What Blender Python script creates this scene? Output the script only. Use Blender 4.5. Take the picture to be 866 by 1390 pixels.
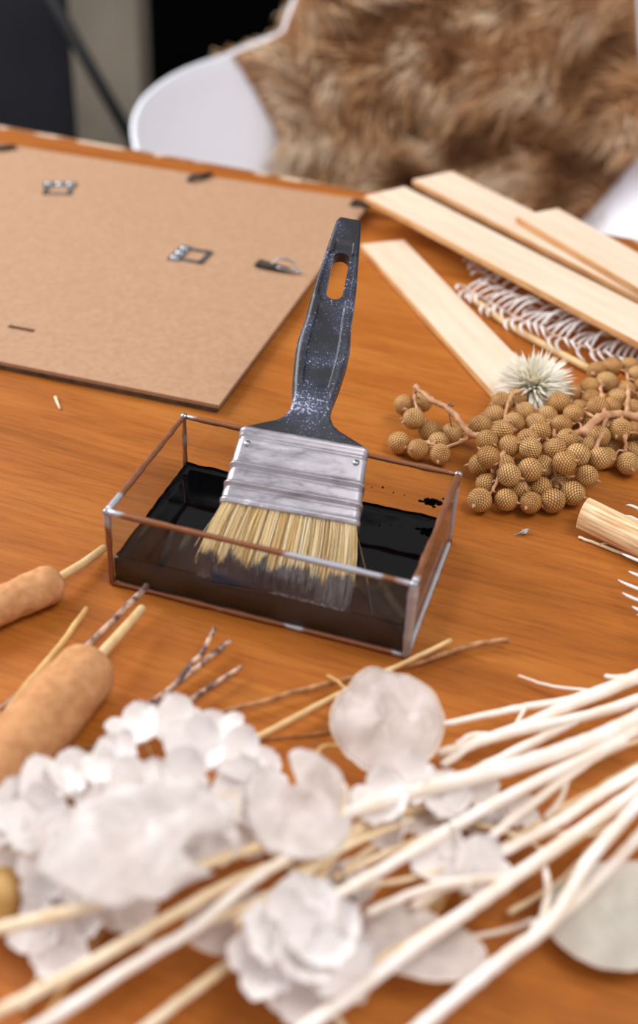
import bpy, bmesh, math, random
from mathutils import Vector, Matrix, noise
random.seed(7)
R = math.radians
for o in list(bpy.data.objects): bpy.data.objects.remove(o)
S = bpy.context.scene
COL = S.collection

# ------------------------------------------------------------ camera
F_PX, PITCH, ROLL, CAM_H = 1590.66, 0.606114, 0.0528156, 0.447624
c_, s_ = math.cos(PITCH), math.sin(PITCH)
FW = Vector((0, c_, -s_)); R0 = Vector((1, 0, 0)); U0 = Vector((0, s_, c_))
RT = R0*math.cos(ROLL) + U0*math.sin(ROLL)
UP = -R0*math.sin(ROLL) + U0*math.cos(ROLL)
CAM = Vector((0, 0, CAM_H))
cd = bpy.data.cameras.new('camera'); co = bpy.data.objects.new('camera', cd); COL.objects.link(co)
M = Matrix((RT, UP, -FW)).transposed().to_4x4(); M.translation = CAM
co.matrix_world = M
cd.sensor_fit = 'VERTICAL'; cd.sensor_height = 36.0; cd.sensor_width = 36.0
cd.lens = F_PX/1390*36.0
cd.shift_y = -45/1390
cd.clip_start = 0.02; cd.clip_end = 60
cd.dof.use_dof = True; cd.dof.focus_distance = 0.75; cd.dof.aperture_fstop = 3.5; cd.dof.aperture_blades = 0
S.camera = co

def at(px, py, z=0.0):
    """point of the horizontal plane z seen at a pixel of the photograph"""
    d = FW*F_PX + RT*(px-433) - UP*(py-650)
    return CAM + d*((z-CAM_H)/d.z)

# ------------------------------------------------------------ light
w = bpy.data.worlds.new('world'); S.world = w; w.use_nodes = True
w.node_tree.nodes['Background'].inputs[0].default_value = (0.97, 0.96, 1.0, 1)
w.node_tree.nodes['Background'].inputs[1].default_value = 0.50
def area(name, loc, target, sx, sy, power, col):
    l = bpy.data.lights.new(name, 'AREA'); l.shape = 'RECTANGLE'; l.size = sx; l.size_y = sy
    l.energy = power; l.color = col
    o = bpy.data.objects.new(name, l); COL.objects.link(o); o.location = loc
    o.rotation_euler = (Vector(target)-Vector(loc)).to_track_quat('-Z', 'Y').to_euler()
area('window_daylight', (-1.9, 1.7, 1.5), (0, 0.8, 0), 1.6, 1.4, 62, (0.95, 0.97, 1.0))
area('overhead_fill', (0.9, 0.2, 2.1), (0.1, 0.7, 0), 1.2, 0.8, 20, (1.0, 0.98, 0.95))  # unseen fill light added overhead to brighten the scene
S.view_settings.view_transform = 'Standard'; S.view_settings.look = 'None'
S.view_settings.gamma = 1.0; S.view_settings.exposure = 0.35
S.view_settings.use_curve_mapping = False

# ------------------------------------------------------------ materials
def lin(c):
    return tuple(((v/255)/12.92 if v/255 <= .04045 else ((v/255+.055)/1.055)**2.4) for v in c) + (1,)
def new_mat(name):
    m = bpy.data.materials.new(name); m.use_nodes = True
    nt = m.node_tree; return m, nt, nt.nodes['Principled BSDF']
def nd(nt, t, **kw):
    n = nt.nodes.new(t)
    for k, v in kw.items():
        if k in n.inputs: n.inputs[k].default_value = v
        else: setattr(n, k, v)
    return n
def coords(nt, scale=(1, 1, 1), rot=(0, 0, 0)):
    tc = nd(nt, 'ShaderNodeTexCoord'); mp = nd(nt, 'ShaderNodeMapping')
    mp.inputs['Scale'].default_value = scale; mp.inputs['Rotation'].default_value = rot
    nt.links.new(tc.outputs['Object'], mp.inputs[0]); return mp.outputs[0]
def ramp(nt, src, stops):
    r = nd(nt, 'ShaderNodeValToRGB'); e = r.color_ramp.elements
    while len(e) < len(stops): e.new(0.5)
    for i, (p, c) in enumerate(stops): e[i].position = p; e[i].color = c
    nt.links.new(src, r.inputs[0]); return r.outputs[0]
def bump(nt, bs, src, strength, dist=0.001):
    b = nd(nt, 'ShaderNodeBump', Strength=strength, Distance=dist)
    nt.links.new(src, b.inputs['Height']); nt.links.new(b.outputs[0], bs.inputs['Normal'])
def simple(name, c1, c2=None, scale=60, stretch=(1, 1, 1), rough=.6, metal=0, bmp=.3, bdist=.0006, lo=.35, hi=.65, spec=.5, sss=0, detail=4):
    m, nt, bs = new_mat(name)
    c2 = c2 or c1
    n = nd(nt, 'ShaderNodeTexNoise', Scale=scale, Detail=detail)
    nt.links.new(coords(nt, stretch), n.inputs['Vector'])
    nt.links.new(ramp(nt, n.outputs[0], [(lo, lin(c1)), (hi, lin(c2))]), bs.inputs['Base Color'])
    bs.inputs['Roughness'].default_value = rough; bs.inputs['Metallic'].default_value = metal
    bs.inputs['Specular IOR Level'].default_value = spec
    if sss:
        bs.inputs['Subsurface Weight'].default_value = sss; bs.inputs['Subsurface Scale'].default_value = .003
    if bmp: bump(nt, bs, n.outputs[0], bmp, bdist)
    return m
def mixc(nt, fac, a, b):
    x = nd(nt, 'ShaderNodeMix'); x.data_type = 'RGBA'
    if hasattr(fac, 'links'): nt.links.new(fac, x.inputs[0])
    else: x.inputs[0].default_value = fac
    for k, v in ((6, a), (7, b)):
        if hasattr(v, 'links'): nt.links.new(v, x.inputs[k])
        else: x.inputs[k].default_value = v
    return x.outputs[2]

TABLE_ROT = R(-18.9)
def wood_table():
    m, nt, bs = new_mat('varnished_wood')
    v = coords(nt, (1.6, 15, 15))
    n1 = nd(nt, 'ShaderNodeTexNoise', Scale=1.6, Detail=6, Roughness=.6, Distortion=.8); nt.links.new(v, n1.inputs['Vector'])
    n2 = nd(nt, 'ShaderNodeTexNoise', Scale=11, Detail=9, Roughness=.75); nt.links.new(coords(nt, (2.2, 34, 34)), n2.inputs['Vector'])
    n3 = nd(nt, 'ShaderNodeTexNoise', Scale=2.6, Detail=2); nt.links.new(coords(nt), n3.inputs['Vector'])
    a = ramp(nt, n1.outputs[0], [(.25, lin((146, 80, 26))), (.5, lin((174, 100, 36))), (.8, lin((194, 124, 54)))])
    b = ramp(nt, n2.outputs[0], [(.36, (.52, .46, .40, 1)), (.54, (1, 1, 1, 1))])
    x = nd(nt, 'ShaderNodeMix'); x.data_type = 'RGBA'; x.blend_type = 'MULTIPLY'; x.inputs[0].default_value = .55
    nt.links.new(a, x.inputs[6]); nt.links.new(b, x.inputs[7])
    y = nd(nt, 'ShaderNodeMix'); y.data_type = 'RGBA'; y.blend_type = 'MULTIPLY'; y.inputs[0].default_value = .7
    nt.links.new(x.outputs[2], y.inputs[6]); nt.links.new(ramp(nt, n3.outputs[0], [(.32, (.80, .82, .90, 1)), (.62, (1, 1, 1, 1))]), y.inputs[7])
    nt.links.new(y.outputs[2], bs.inputs['Base Color'])
    bs.inputs['Roughness'].default_value = .45; bs.inputs['Specular IOR Level'].default_value = .22
    bump(nt, bs, n2.outputs[0], .12, .0006); return m
def thin_glass():
    m, nt, bs = new_mat('thin_glass'); nt.nodes.remove(bs)
    out = nt.nodes['Material Output']
    tr = nd(nt, 'ShaderNodeBsdfTransparent'); tr.inputs[0].default_value = (.975, .98, .975, 1)
    gl = nd(nt, 'ShaderNodeBsdfGlossy', Roughness=.02); geo = nd(nt, 'ShaderNodeNewGeometry')
    dt = nd(nt, 'ShaderNodeVectorMath'); dt.operation = 'DOT_PRODUCT'; nt.links.new(geo.outputs['Incoming'], dt.inputs[0]); nt.links.new(geo.outputs['Normal'], dt.inputs[1])
    ab = nd(nt, 'ShaderNodeMath'); ab.operation = 'ABSOLUTE'; nt.links.new(dt.outputs['Value'], ab.inputs[0])
    iv = nd(nt, 'ShaderNodeMath'); iv.operation = 'SUBTRACT'; iv.inputs[0].default_value = 1; nt.links.new(ab.outputs[0], iv.inputs[1])
    pw = nd(nt, 'ShaderNodeMath'); pw.operation = 'POWER'; pw.inputs[1].default_value = 5; nt.links.new(iv.outputs[0], pw.inputs[0])
    fr = nd(nt, 'ShaderNodeMath'); fr.operation = 'MULTIPLY_ADD'; fr.inputs[1].default_value = .96; fr.inputs[2].default_value = .04; nt.links.new(pw.outputs[0], fr.inputs[0])
    df = nd(nt, 'ShaderNodeBsdfDiffuse'); df.inputs[0].default_value = (.75, .75, .78, 1)
    n = nd(nt, 'ShaderNodeTexNoise', Scale=30, Detail=6); nt.links.new(coords(nt), n.inputs['Vector'])
    mx = nd(nt, 'ShaderNodeMixShader'); nt.links.new(fr.outputs[0], mx.inputs[0])
    nt.links.new(tr.outputs[0], mx.inputs[1]); nt.links.new(gl.outputs[0], mx.inputs[2])
    m2 = nd(nt, 'ShaderNodeMixShader'); nt.links.new(ramp(nt, n.outputs[0], [(.45, (.004,)*3+(1,)), (.85, (.035,)*3+(1,))]), m2.inputs[0])
    nt.links.new(mx.outputs[0], m2.inputs[1]); nt.links.new(df.outputs[0], m2.inputs[2])
    nt.links.new(m2.outputs[0], out.inputs[0]); return m
def solder():
    m, nt, bs = new_mat('copper_foil_and_solder')
    n = nd(nt, 'ShaderNodeTexNoise', Scale=16, Detail=3); nt.links.new(coords(nt), n.inputs['Vector'])
    n2 = nd(nt, 'ShaderNodeTexNoise', Scale=240, Detail=4); nt.links.new(coords(nt), n2.inputs['Vector'])
    nt.links.new(ramp(nt, n.outputs[0], [(.545, lin((146, 94, 64))), (.575, lin((186, 186, 194)))]), bs.inputs['Base Color'])
    bs.inputs['Metallic'].default_value = .55; bs.inputs['Roughness'].default_value = .42
    bump(nt, bs, n2.outputs[0], .5, .0008); return m
def scaled_berry():
    m, nt, bs = new_mat('scaled_fruit_skin')
    tc = nd(nt, 'ShaderNodeTexCoord'); sp = nd(nt, 'ShaderNodeSeparateXYZ'); nt.links.new(tc.outputs['Object'], sp.inputs[0])
    def mth(op, a, b=None):
        q = nd(nt, 'ShaderNodeMath'); q.operation = op
        for i, v in enumerate((a, b)):
            if v is None: continue
            if hasattr(v, 'links'): nt.links.new(v, q.inputs[i])
            else: q.inputs[i].default_value = v
        return q.outputs[0]
    th = mth('MULTIPLY', mth('ARCTAN2', sp.outputs[1], sp.outputs[0]), 6.5/math.pi)
    rr = mth('SQRT', mth('ADD', mth('MULTIPLY', sp.outputs[0], sp.outputs[0]), mth('MULTIPLY', sp.outputs[1], sp.outputs[1])))
    ph = mth('MULTIPLY', mth('ARCTAN2', sp.outputs[2], rr), 3.7)
    a = mth('FRACT', mth('ADD', mth('ADD', th, ph), 50)); b = mth('FRACT', mth('ADD', mth('SUBTRACT', th, ph), 50))
    ea = mth('ABSOLUTE', mth('SUBTRACT', a, .5)); eb = mth('ABSOLUTE', mth('SUBTRACT', b, .5))
    e = mth('MAXIMUM', ea, eb)
    oi = nd(nt, 'ShaderNodeObjectInfo')
    base = ramp(nt, oi.outputs['Random'], [(0, lin((206, 150, 78))), (.5, lin((236, 188, 118))), (1, lin((220, 164, 90)))])
    n = nd(nt, 'ShaderNodeTexNoise', Scale=120, Detail=3); nt.links.new(tc.outputs['Object'], n.inputs['Vector'])
    base = mixc(nt, ramp(nt, n.outputs[0], [(.45, (0, 0, 0, 1)), (.75, (.5,)*3+(1,))]), base, lin((140, 84, 38)))
    edge = ramp(nt, e, [(.30, (0, 0, 0, 1)), (.46, (1, 1, 1, 1))])
    nt.links.new(mixc(nt, edge, base, lin((116, 66, 28))), bs.inputs['Base Color'])
    bs.inputs['Roughness'].default_value = .5
    inv = mth('SUBTRACT', 1.0, edge); bump(nt, bs, inv, .7, .0006); return m
def speckled_plastic():
    m, nt, bs = new_mat('speckled_black_plastic')
    n = nd(nt, 'ShaderNodeTexNoise', Scale=700, Detail=3, Roughness=.7); nt.links.new(coords(nt), n.inputs['Vector'])
    n2 = nd(nt, 'ShaderNodeTexNoise', Scale=38, Detail=4); nt.links.new(coords(nt), n2.inputs['Vector'])
    k = nd(nt, 'ShaderNodeMath'); k.operation = 'MULTIPLY_ADD'; k.inputs[1].default_value = .55; nt.links.new(n2.outputs[0], k.inputs[0]); nt.links.new(n.outputs[0], k.inputs[2])
    f = ramp(nt, k.outputs[0], [(.88, (0, 0, 0, 1)), (1.04, (1, 1, 1, 1))])
    haze = ramp(nt, n2.outputs[0], [(.42, lin((24, 24, 30))), (.70, lin((56, 60, 84)))])
    nt.links.new(mixc(nt, f, haze, lin((175, 180, 200))), bs.inputs['Base Color'])
    bs.inputs['Roughness'].default_value = .42; bump(nt, bs, n.outputs[0], .15, .0005); return m
def ferrule_metal():
    m, nt, bs = new_mat('worn_tin')
    n = nd(nt, 'ShaderNodeTexNoise', Scale=45, Detail=8, Roughness=.7, Distortion=.3); nt.links.new(coords(nt, (1, 3, 3)), n.inputs['Vector'])
    nt.links.new(ramp(nt, n.outputs[0], [(.30, lin((140, 132, 134))), (.45, lin((176, 170, 176))), (.63, lin((188, 182, 188))), (.68, lin((240, 238, 236)))]), bs.inputs['Base Color'])
    bs.inputs['Metallic'].default_value = .8
    nt.links.new(ramp(nt, n.outputs[0], [(.4, (.28,)*3+(1,)), (.65, (.55,)*3+(1,))]), bs.inputs['Roughness'])
    bump(nt, bs, n.outputs[0], .10, .0003); return m
def bristle_mat(T, a):
    m, nt, bs = new_mat('natural_bristle')
    n = nd(nt, 'ShaderNodeTexNoise', Scale=1, Detail=3)
    tc = nd(nt, 'ShaderNodeTexCoord')
    att = nd(nt, 'ShaderNodeAttribute'); att.attribute_name = 'strand'
    col = ramp(nt, att.outputs['Fac'], [(0, lin((104, 72, 36))), (.2, lin((205, 165, 100))), (.6, lin((236, 204, 142))), (1, lin((255, 244, 214)))])
    wet = nd(nt, 'ShaderNodeAttribute'); wet.attribute_name = 'wet'
    f = ramp(nt, wet.outputs['Fac'], [(.45, (0, 0, 0, 1)), (.6, (1, 1, 1, 1))])
    nt.links.new(mixc(nt, f, col, lin((40, 38, 50))), bs.inputs['Base Color'])  # soaked ends lightened to bluish grey, reflected light painted into the colour
    nt.links.new(ramp(nt, wet.outputs['Fac'], [(.45, (.5,)*3+(1,)), (.6, (.2,)*3+(1,))]), bs.inputs['Roughness'])
    nt.links.new(ramp(nt, wet.outputs['Fac'], [(.45, (.4,)*3+(1,)), (.6, (1,)*3+(1,))]), bs.inputs['Specular IOR Level']); return m
def translucent(name, c1, c2, trans=.35, alpha=1.0, scale=40, stretch=(1, 1, 1), rough=.5, bmp=.4):
    m, nt, bs = new_mat(name)
    n = nd(nt, 'ShaderNodeTexNoise', Scale=scale, Detail=5, Distortion=.5); nt.links.new(coords(nt, stretch), n.inputs['Vector'])
    col = ramp(nt, n.outputs[0], [(.35, lin(c1)), (.65, lin(c2))])
    nt.links.new(col, bs.inputs['Base Color']); bs.inputs['Roughness'].default_value = rough
    bump(nt, bs, n.outputs[0], bmp, .0006)
    tl = nd(nt, 'ShaderNodeBsdfTranslucent'); nt.links.new(col, tl.inputs[0])
    mx = nd(nt, 'ShaderNodeMixShader'); mx.inputs[0].default_value = trans
    out = nt.nodes['Material Output']
    nt.links.new(bs.outputs[0], mx.inputs[1]); nt.links.new(tl.outputs[0], mx.inputs[2]); last = mx.outputs[0]
    if alpha < 1:
        tp = nd(nt, 'ShaderNodeBsdfTransparent'); m2 = nd(nt, 'ShaderNodeMixShader'); m2.inputs[0].default_value = alpha
        nt.links.new(tp.outputs[0], m2.inputs[1]); nt.links.new(last, m2.inputs[2]); last = m2.outputs[0]
    nt.links.new(last, out.inputs[0]); return m

MT = dict(
    table=wood_table(), glass=thin_glass(), solder=solder(), berry=scaled_berry(), plastic=speckled_plastic(), tin=ferrule_metal(),
    paint=simple('black_stain', (3, 3, 4), rough=.05, bmp=.05, scale=30, bdist=.0005, spec=.16),
    edge=simple('worn_table_edge', (150, 92, 44), (206, 178, 150), scale=30, rough=.6, lo=.5, hi=.6),
    mdf=simple('fibreboard', (164, 124, 92), (180, 142, 110), scale=200, rough=.75, detail=8, bmp=.15, lo=.25, hi=.75),
    mdfedge=simple('dark_board_edge', (70, 56, 48), (110, 88, 72), scale=90, rough=.7),
    steel=simple('bright_steel', (190, 192, 196), (150, 154, 160), scale=90, rough=.3, metal=.9),
    darksteel=simple('blackened_steel', (40, 38, 38), (90, 84, 80), scale=200, rough=.4, metal=.7),
    pine=simple('pale_pine', (222, 194, 166), (230, 206, 182), scale=8, stretch=(1.5, 14, 14), rough=.6, bmp=.05),
    pineedge=simple('cut_pine_side', (196, 140, 84), (222, 172, 114), scale=40, stretch=(1, 6, 6), rough=.7),
    cattail=simple('cattail_velvet', (186, 132, 88), (208, 154, 108), scale=160, rough=.95, bmp=.9, bdist=.0012, spec=.1, detail=6),
    reed=simple('straw_stem', (206, 164, 106), (232, 198, 146), scale=60, stretch=(1, 1, 1), rough=.6),
    straw=simple('yellow_straw', (188, 142, 76), (220, 178, 112), scale=90, rough=.6),
    twig=simple('mottled_twig', (92, 66, 62), (214, 176, 150), scale=150, rough=.65, lo=.4, hi=.62, bmp=.8),
    browntwig=simple('brown_twig', (140, 88, 48), (196, 142, 92), scale=120, rough=.6, bmp=.6),
    berrystem=simple('berry_stalk', (176, 120, 78), (212, 164, 124), scale=120, rough=.6, bmp=.7),
    white=simple('bleached_stalk', (238, 220, 200), (252, 242, 234), scale=50, rough=.6, bmp=.25, sss=.15),
    cream=simple('cream_stalk', (226, 196, 152), (246, 226, 196), scale=50, rough=.6, bmp=.3, sss=.15),
    petal=translucent('bleached_petal', (242, 234, 230), (252, 247, 244), .14, 1.0, 50, rough=.6, bmp=.3),
    pod=translucent('papery_pod', (226, 216, 210), (250, 244, 240), .35, .70, 60, rough=.28, bmp=1.0),
    podrim=simple('pod_rim', (214, 190, 166), (238, 224, 208), rough=.6),
    greypod=translucent('grey_papery_pod', (214, 206, 192), (232, 226, 214), .3, .95, 34, rough=.6, bmp=.4),
    fern=translucent('bleached_fern', (244, 236, 230), (254, 250, 248), .25, 1.0, 80),
    fernstem=simple('fern_stalk', (196, 168, 140), (226, 206, 186), scale=120, rough=.6),
    bract=translucent('star_bract', (250, 244, 226), (254, 251, 242), .3, 1.0, 80),
    heart=simple('flower_heart', (214, 190, 110), (240, 226, 170), scale=200, rough=.8),
    shell=simple('white_plastic_shell', (240, 240, 246), (242, 242, 248), scale=4, rough=.4, bmp=0),
    fur=None, legwood=simple('beech_leg', (190, 150, 104), rough=.5),
    black=simple('black_backdrop', (7, 7, 8), (10, 10, 12), rough=.95, bmp=0, spec=.1),
    floor=simple('dark_floor', (16, 15, 15), (24, 22, 21), scale=5, rough=.8, spec=.2),
    charcoal=simple('charcoal_panel', (34, 34, 40), (42, 41, 47), scale=3, rough=.85, spec=.2),
    pillar=simple('grey_plaster', (122, 112, 98), (144, 132, 116), scale=5, rough=.85),
    rod=simple('black_metal_tube', (8, 8, 9), rough=.5),
    flake=simple('grey_bark_flake', (120, 110, 104), (190, 180, 172), scale=300, rough=.5),
)
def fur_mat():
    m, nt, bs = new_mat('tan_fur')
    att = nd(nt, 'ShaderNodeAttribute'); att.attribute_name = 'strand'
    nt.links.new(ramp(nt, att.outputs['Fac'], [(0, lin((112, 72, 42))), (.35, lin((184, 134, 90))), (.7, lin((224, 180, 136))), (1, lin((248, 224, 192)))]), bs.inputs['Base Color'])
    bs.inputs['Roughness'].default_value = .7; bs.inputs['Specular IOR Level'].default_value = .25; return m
MT['fur'] = fur_mat()

# ------------------------------------------------------------ mesh helpers (world coordinates)
class MB:
    def __init__(s): s.v = []; s.f = []; s.m = []; s.a = []; s.w = []
    def add(s, vs, fs, mi=0, a=0.0, w=None):
        b = len(s.v); s.v += [Vector(x) for x in vs]; s.f += [tuple(i+b for i in f) for f in fs]; s.m += [mi]*len(fs)
        s.a += [a]*len(vs); s.w += (w if w else [0.0]*len(vs))
    def box(s, c, ax, ay, az, mi=0):
        """centre and three half-extent vectors"""
        c, ax, ay, az = map(Vector, (c, ax, ay, az))
        vs = [c+ax*i+ay*j+az*k for k in (-1, 1) for j in (-1, 1) for i in (-1, 1)]
        s.add(vs, [(0, 2, 3, 1), (4, 5, 7, 6), (0, 1, 5, 4), (2, 6, 7, 3), (0, 4, 6, 2), (1, 3, 7, 5)], mi)
    def tube(s, pts, rad, n=8, mi=0, jitter=0.0, flat=1.0, a=0.0):
        pts = [Vector(p) for p in pts]
        if not hasattr(rad, '__len__'): rad = [rad]*len(pts)
        vs = []; prev = None
        for i, p in enumerate(pts):
            t = (pts[min(i+1, len(pts)-1)]-pts[max(i-1, 0)])
            t = t.normalized() if t.length > 1e-9 else Vector((1, 0, 0))
            if prev is None: prev = t.orthogonal() if abs(t.z) > .9 else t.cross(Vector((0, 0, 1)))
            u = (prev-t*prev.dot(t)).normalized(); prev = u; v = t.cross(u)
            r = rad[i]*(1+random.uniform(-jitter, jitter))
            vs += [p+u*math.cos(k*2*math.pi/n)*r+v*math.sin(k*2*math.pi/n)*r*flat for k in range(n)]
        fs = [(i*n+k, i*n+(k+1) % n, (i+1)*n+(k+1) % n, (i+1)*n+k) for i in range(len(pts)-1) for k in range(n)]
        fs += [tuple(range(n-1, -1, -1)), tuple((len(pts)-1)*n+k for k in range(n))]
        s.add(vs, fs, mi, a)
    def sphere(s, c, r, n=10, m=7, mi=0, sc=(1, 1, 1)):
        c = Vector(c); vs = [c+Vector((0, 0, -r*sc[2]))]
        for j in range(1, m):
            ph = -math.pi/2+math.pi*j/m
            vs += [c+Vector((math.cos(ph)*math.cos(2*math.pi*k/n)*r*sc[0], math.cos(ph)*math.sin(2*math.pi*k/n)*r*sc[1], math.sin(ph)*r*sc[2])) for k in range(n)]
        vs.append(c+Vector((0, 0, r*sc[2])))
        fs = [(0, 1+(k+1) % n, 1+k) for k in range(n)]
        for j in range(m-2):
            for k in range(n):
                q = 1+j*n; fs.append((q+k, q+(k+1) % n, q+n+(k+1) % n, q+n+k))
        q = 1+(m-2)*n; fs += [(q+k, q+(k+1) % n, len(vs)-1) for k in range(n)]
        s.add(vs, fs, mi)
    def build(s, name, mats, parent=None, loc=None, bevel=0, smooth=True, attr=False, fixn=True):
        if not isinstance(mats, (list, tuple)): mats = [mats]
        base = Vector(loc) if loc is not None else (world_loc(parent) if parent else Vector((0, 0, 0)))
        me = bpy.data.meshes.new(name)
        me.from_pydata([v-base for v in s.v], [], s.f)
        for m in mats: me.materials.append(m)
        me.polygons.foreach_set('material_index', s.m)
        if attr:
            at_ = me.attributes.new('strand', 'FLOAT', 'POINT'); at_.data.foreach_set('value', s.a)
            at_ = me.attributes.new('wet', 'FLOAT', 'POINT'); at_.data.foreach_set('value', s.w)
        if fixn or bevel:
            bm = bmesh.new(); bm.from_mesh(me)
            if fixn: bmesh.ops.recalc_face_normals(bm, faces=bm.faces)
            if bevel: bmesh.ops.bevel(bm, geom=bm.edges[:], offset=bevel, segments=2, profile=.6, affect='EDGES', clamp_overlap=True)
            bm.to_mesh(me); bm.free()
        if smooth and not bevel: me.polygons.foreach_set('use_smooth', [True]*len(me.polygons))
        me.update()
        o = bpy.data.objects.new(name, me); COL.objects.link(o)
        if parent:
            o.parent = parent; o.location = base-world_loc(parent)
        else: o.location = base
        return o
def world_loc(o):
    l = Vector(o.location)
    while o.parent: o = o.parent; l += o.location
    return l
def tag(o, label, cat, group=None, kind=None):
    if label: o['label'] = label
    if cat: o['category'] = cat
    if group: o['group'] = group
    if kind: o['kind'] = kind
    return o
def thing(name, label, cat, loc, group=None):
    o = bpy.data.objects.new(name, None); o.empty_display_size = .02; COL.objects.link(o); o.location = loc
    return tag(o, label, cat, group)
def structure(o): o['kind'] = 'structure'; return o
def smooth_path(pts, n=6):
    """Catmull-Rom through points"""
    P = [Vector(p) for p in pts]; P = [2*P[0]-P[1]] + P + [2*P[-1]-P[-2]]; out = []
    for i in range(1, len(P)-2):
        for k in range(n):
            t = k/n; a, b, c, d = P[i-1:i+3]
            out.append(.5*((2*b)+(c-a)*t+(2*a-5*b+4*c-d)*t*t+(3*b-a-3*c+d)*t**3))
    out.append(P[-2]); return out
def px_path(pts, n=6, wob=0.0):
    """pts: (px, py, z) read off the photograph, laid on the heights z"""
    P = smooth_path([at(*p) for p in pts], n)
    if wob:
        P = [p+Vector((noise.noise(p*60+Vector((i, 0, 0))), noise.noise(p*60+Vector((9, i, 3))), 0))*wob for i, p in enumerate(P)]
    return P
def lerp(tab, x):
    for (a, u), (b, v) in zip(tab, tab[1:]):
        if x <= b: return u+(v-u)*max(0, (x-a))/(b-a)
    return tab[-1][1]

# ------------------------------------------------------------ the room
FZ = -0.75
b = MB(); b.box((0.2, 1.6, FZ-.02), (2.8, 0, 0), (0, 2.6, 0), (0, 0, .02)); structure(b.build('floor', MT['floor']))
b = MB(); b.box((0.2, 3.4, FZ+1.4), (2.8, 0, 0), (0, .04, 0), (0, 0, 1.4)); structure(b.build('wall_back', MT['black']))
# grey pillar and dark panel in front of the back wall
P = at(142, 165, FZ) ; yv = 2.45
def on_depth(px, py, y):
    d = FW*F_PX + RT*(px-433) - UP*(py-650); return CAM + d*((y-CAM.y)/d.y)
pl, pr = on_depth(96, 60, yv), on_depth(189, 60, yv)
cx = (pl.x+pr.x)/2; hw = (pr.x-pl.x)/2
b = MB(); b.box((cx, yv+hw, FZ+1.2), (hw, 0, 0), (0, hw, 0), (0, 0, 1.2)); structure(b.build('trim_1', MT['pillar'], bevel=.004))
t = thing('room_divider', 'dark charcoal panel standing at left behind the table, beside the grey pillar', 'panel', (pl.x-.42, yv+.1, FZ))
b = MB(); b.box((pl.x-.42, yv+.1, FZ+.78), (.40, 0, 0), (0, .015, 0), (0, 0, .72)); b.build('panel', MT['charcoal'], t, bevel=.004)
b = MB(); b.box((pl.x-.42, yv+.1, FZ+1.51), (.405, 0, 0), (0, .02, 0), (0, 0, .012)); b.build('top_rail', MT['rod'], t)
for sx in (-.36, .36):
    b = MB(); b.box((pl.x-.42+sx, yv+.1, FZ+.03), (.02, 0, 0), (0, .16, 0), (0, 0, .03)); b.build('foot', MT['rod'], t, bevel=.003)
# tripod whose leg slants in front of the pillar
ra = on_depth(60, -20, 2.1); rb = on_depth(168, 168, 2.1)
dirr = (rb-ra).normalized(); hub = ra-dirr*.25; foot = rb+dirr*((FZ+.02-rb.z)/dirr.z)
t = thing('light_stand', 'black tripod stand with one thin leg slanting across the grey pillar', 'stand', (hub.x, hub.y, FZ))
b = MB(); b.tube([hub+Vector((0, 0, -.35)), hub+Vector((0, 0, .7))], .012, 10); b.build('pole', MT['rod'], t)
b = MB(); b.tube([hub+Vector((0, 0, -.03)), hub+Vector((0, 0, .03))], .024, 12); b.build('collar', MT['rod'], t)
rad = math.hypot(foot.x-hub.x, foot.y-hub.y); a0 = math.atan2(foot.y-hub.y, foot.x-hub.x)
for k in range(3):
    e = Vector((hub.x+rad*math.cos(a0+k*2*math.pi/3), hub.y+rad*math.sin(a0+k*2*math.pi/3), FZ+.012))
    b = MB(); b.tube([hub, e], .0115, 10); lg = b.build('leg', MT['rod'], t)
    b = MB(); b.sphere(e, .013); b.build('rubber_foot', MT['rod'], lg)

# ------------------------------------------------------------ table
E0 = at(0, 171, 0); E1 = at(866, 326, 0); ex = (E1-E0).normalized(); ey = Vector((-ex.y, ex.x, 0))
TABLE_ROT = math.atan2(ex.y, ex.x)
TC = E0 + ex*.45 - ey*.66
t = thing('work_table', 'orange-brown varnished wooden work table under everything', 'table', (TC.x, TC.y, FZ))
TOP = (TC.x, TC.y, -.015)
def tbl(name, mat, cx, cy, cz, hx, hy, hz, parent, bev=0):
    """a box in the table's own axes, with its grain along the long side"""
    me = MB(); me.box((0, 0, 0), (hx, 0, 0), (0, hy, 0), (0, 0, hz))
    o = me.build(name, mat, bevel=bev); o.parent = parent
    o.location = ex*cx+ey*cy+Vector((0, 0, cz-FZ)); o.rotation_euler = (0, 0, TABLE_ROT); return o
tbl('tabletop', MT['table'], 0, -.004, -.0151, .95, .656, .015, t, .0015)
tbl('edge_strip', MT['edge'], 0, .657, -.013, .95, .004, .0135, t, .001)
for sy in (-1, 1): tbl('apron', MT['table'], 0, sy*.58, -.075, .85, .011, .045, t)
for sx in (-1, 1):
    for sy in (-1, 1): tbl('leg', MT['table'], sx*.87, sy*.58, -.39, .03, .03, .36, t, .002)

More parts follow.
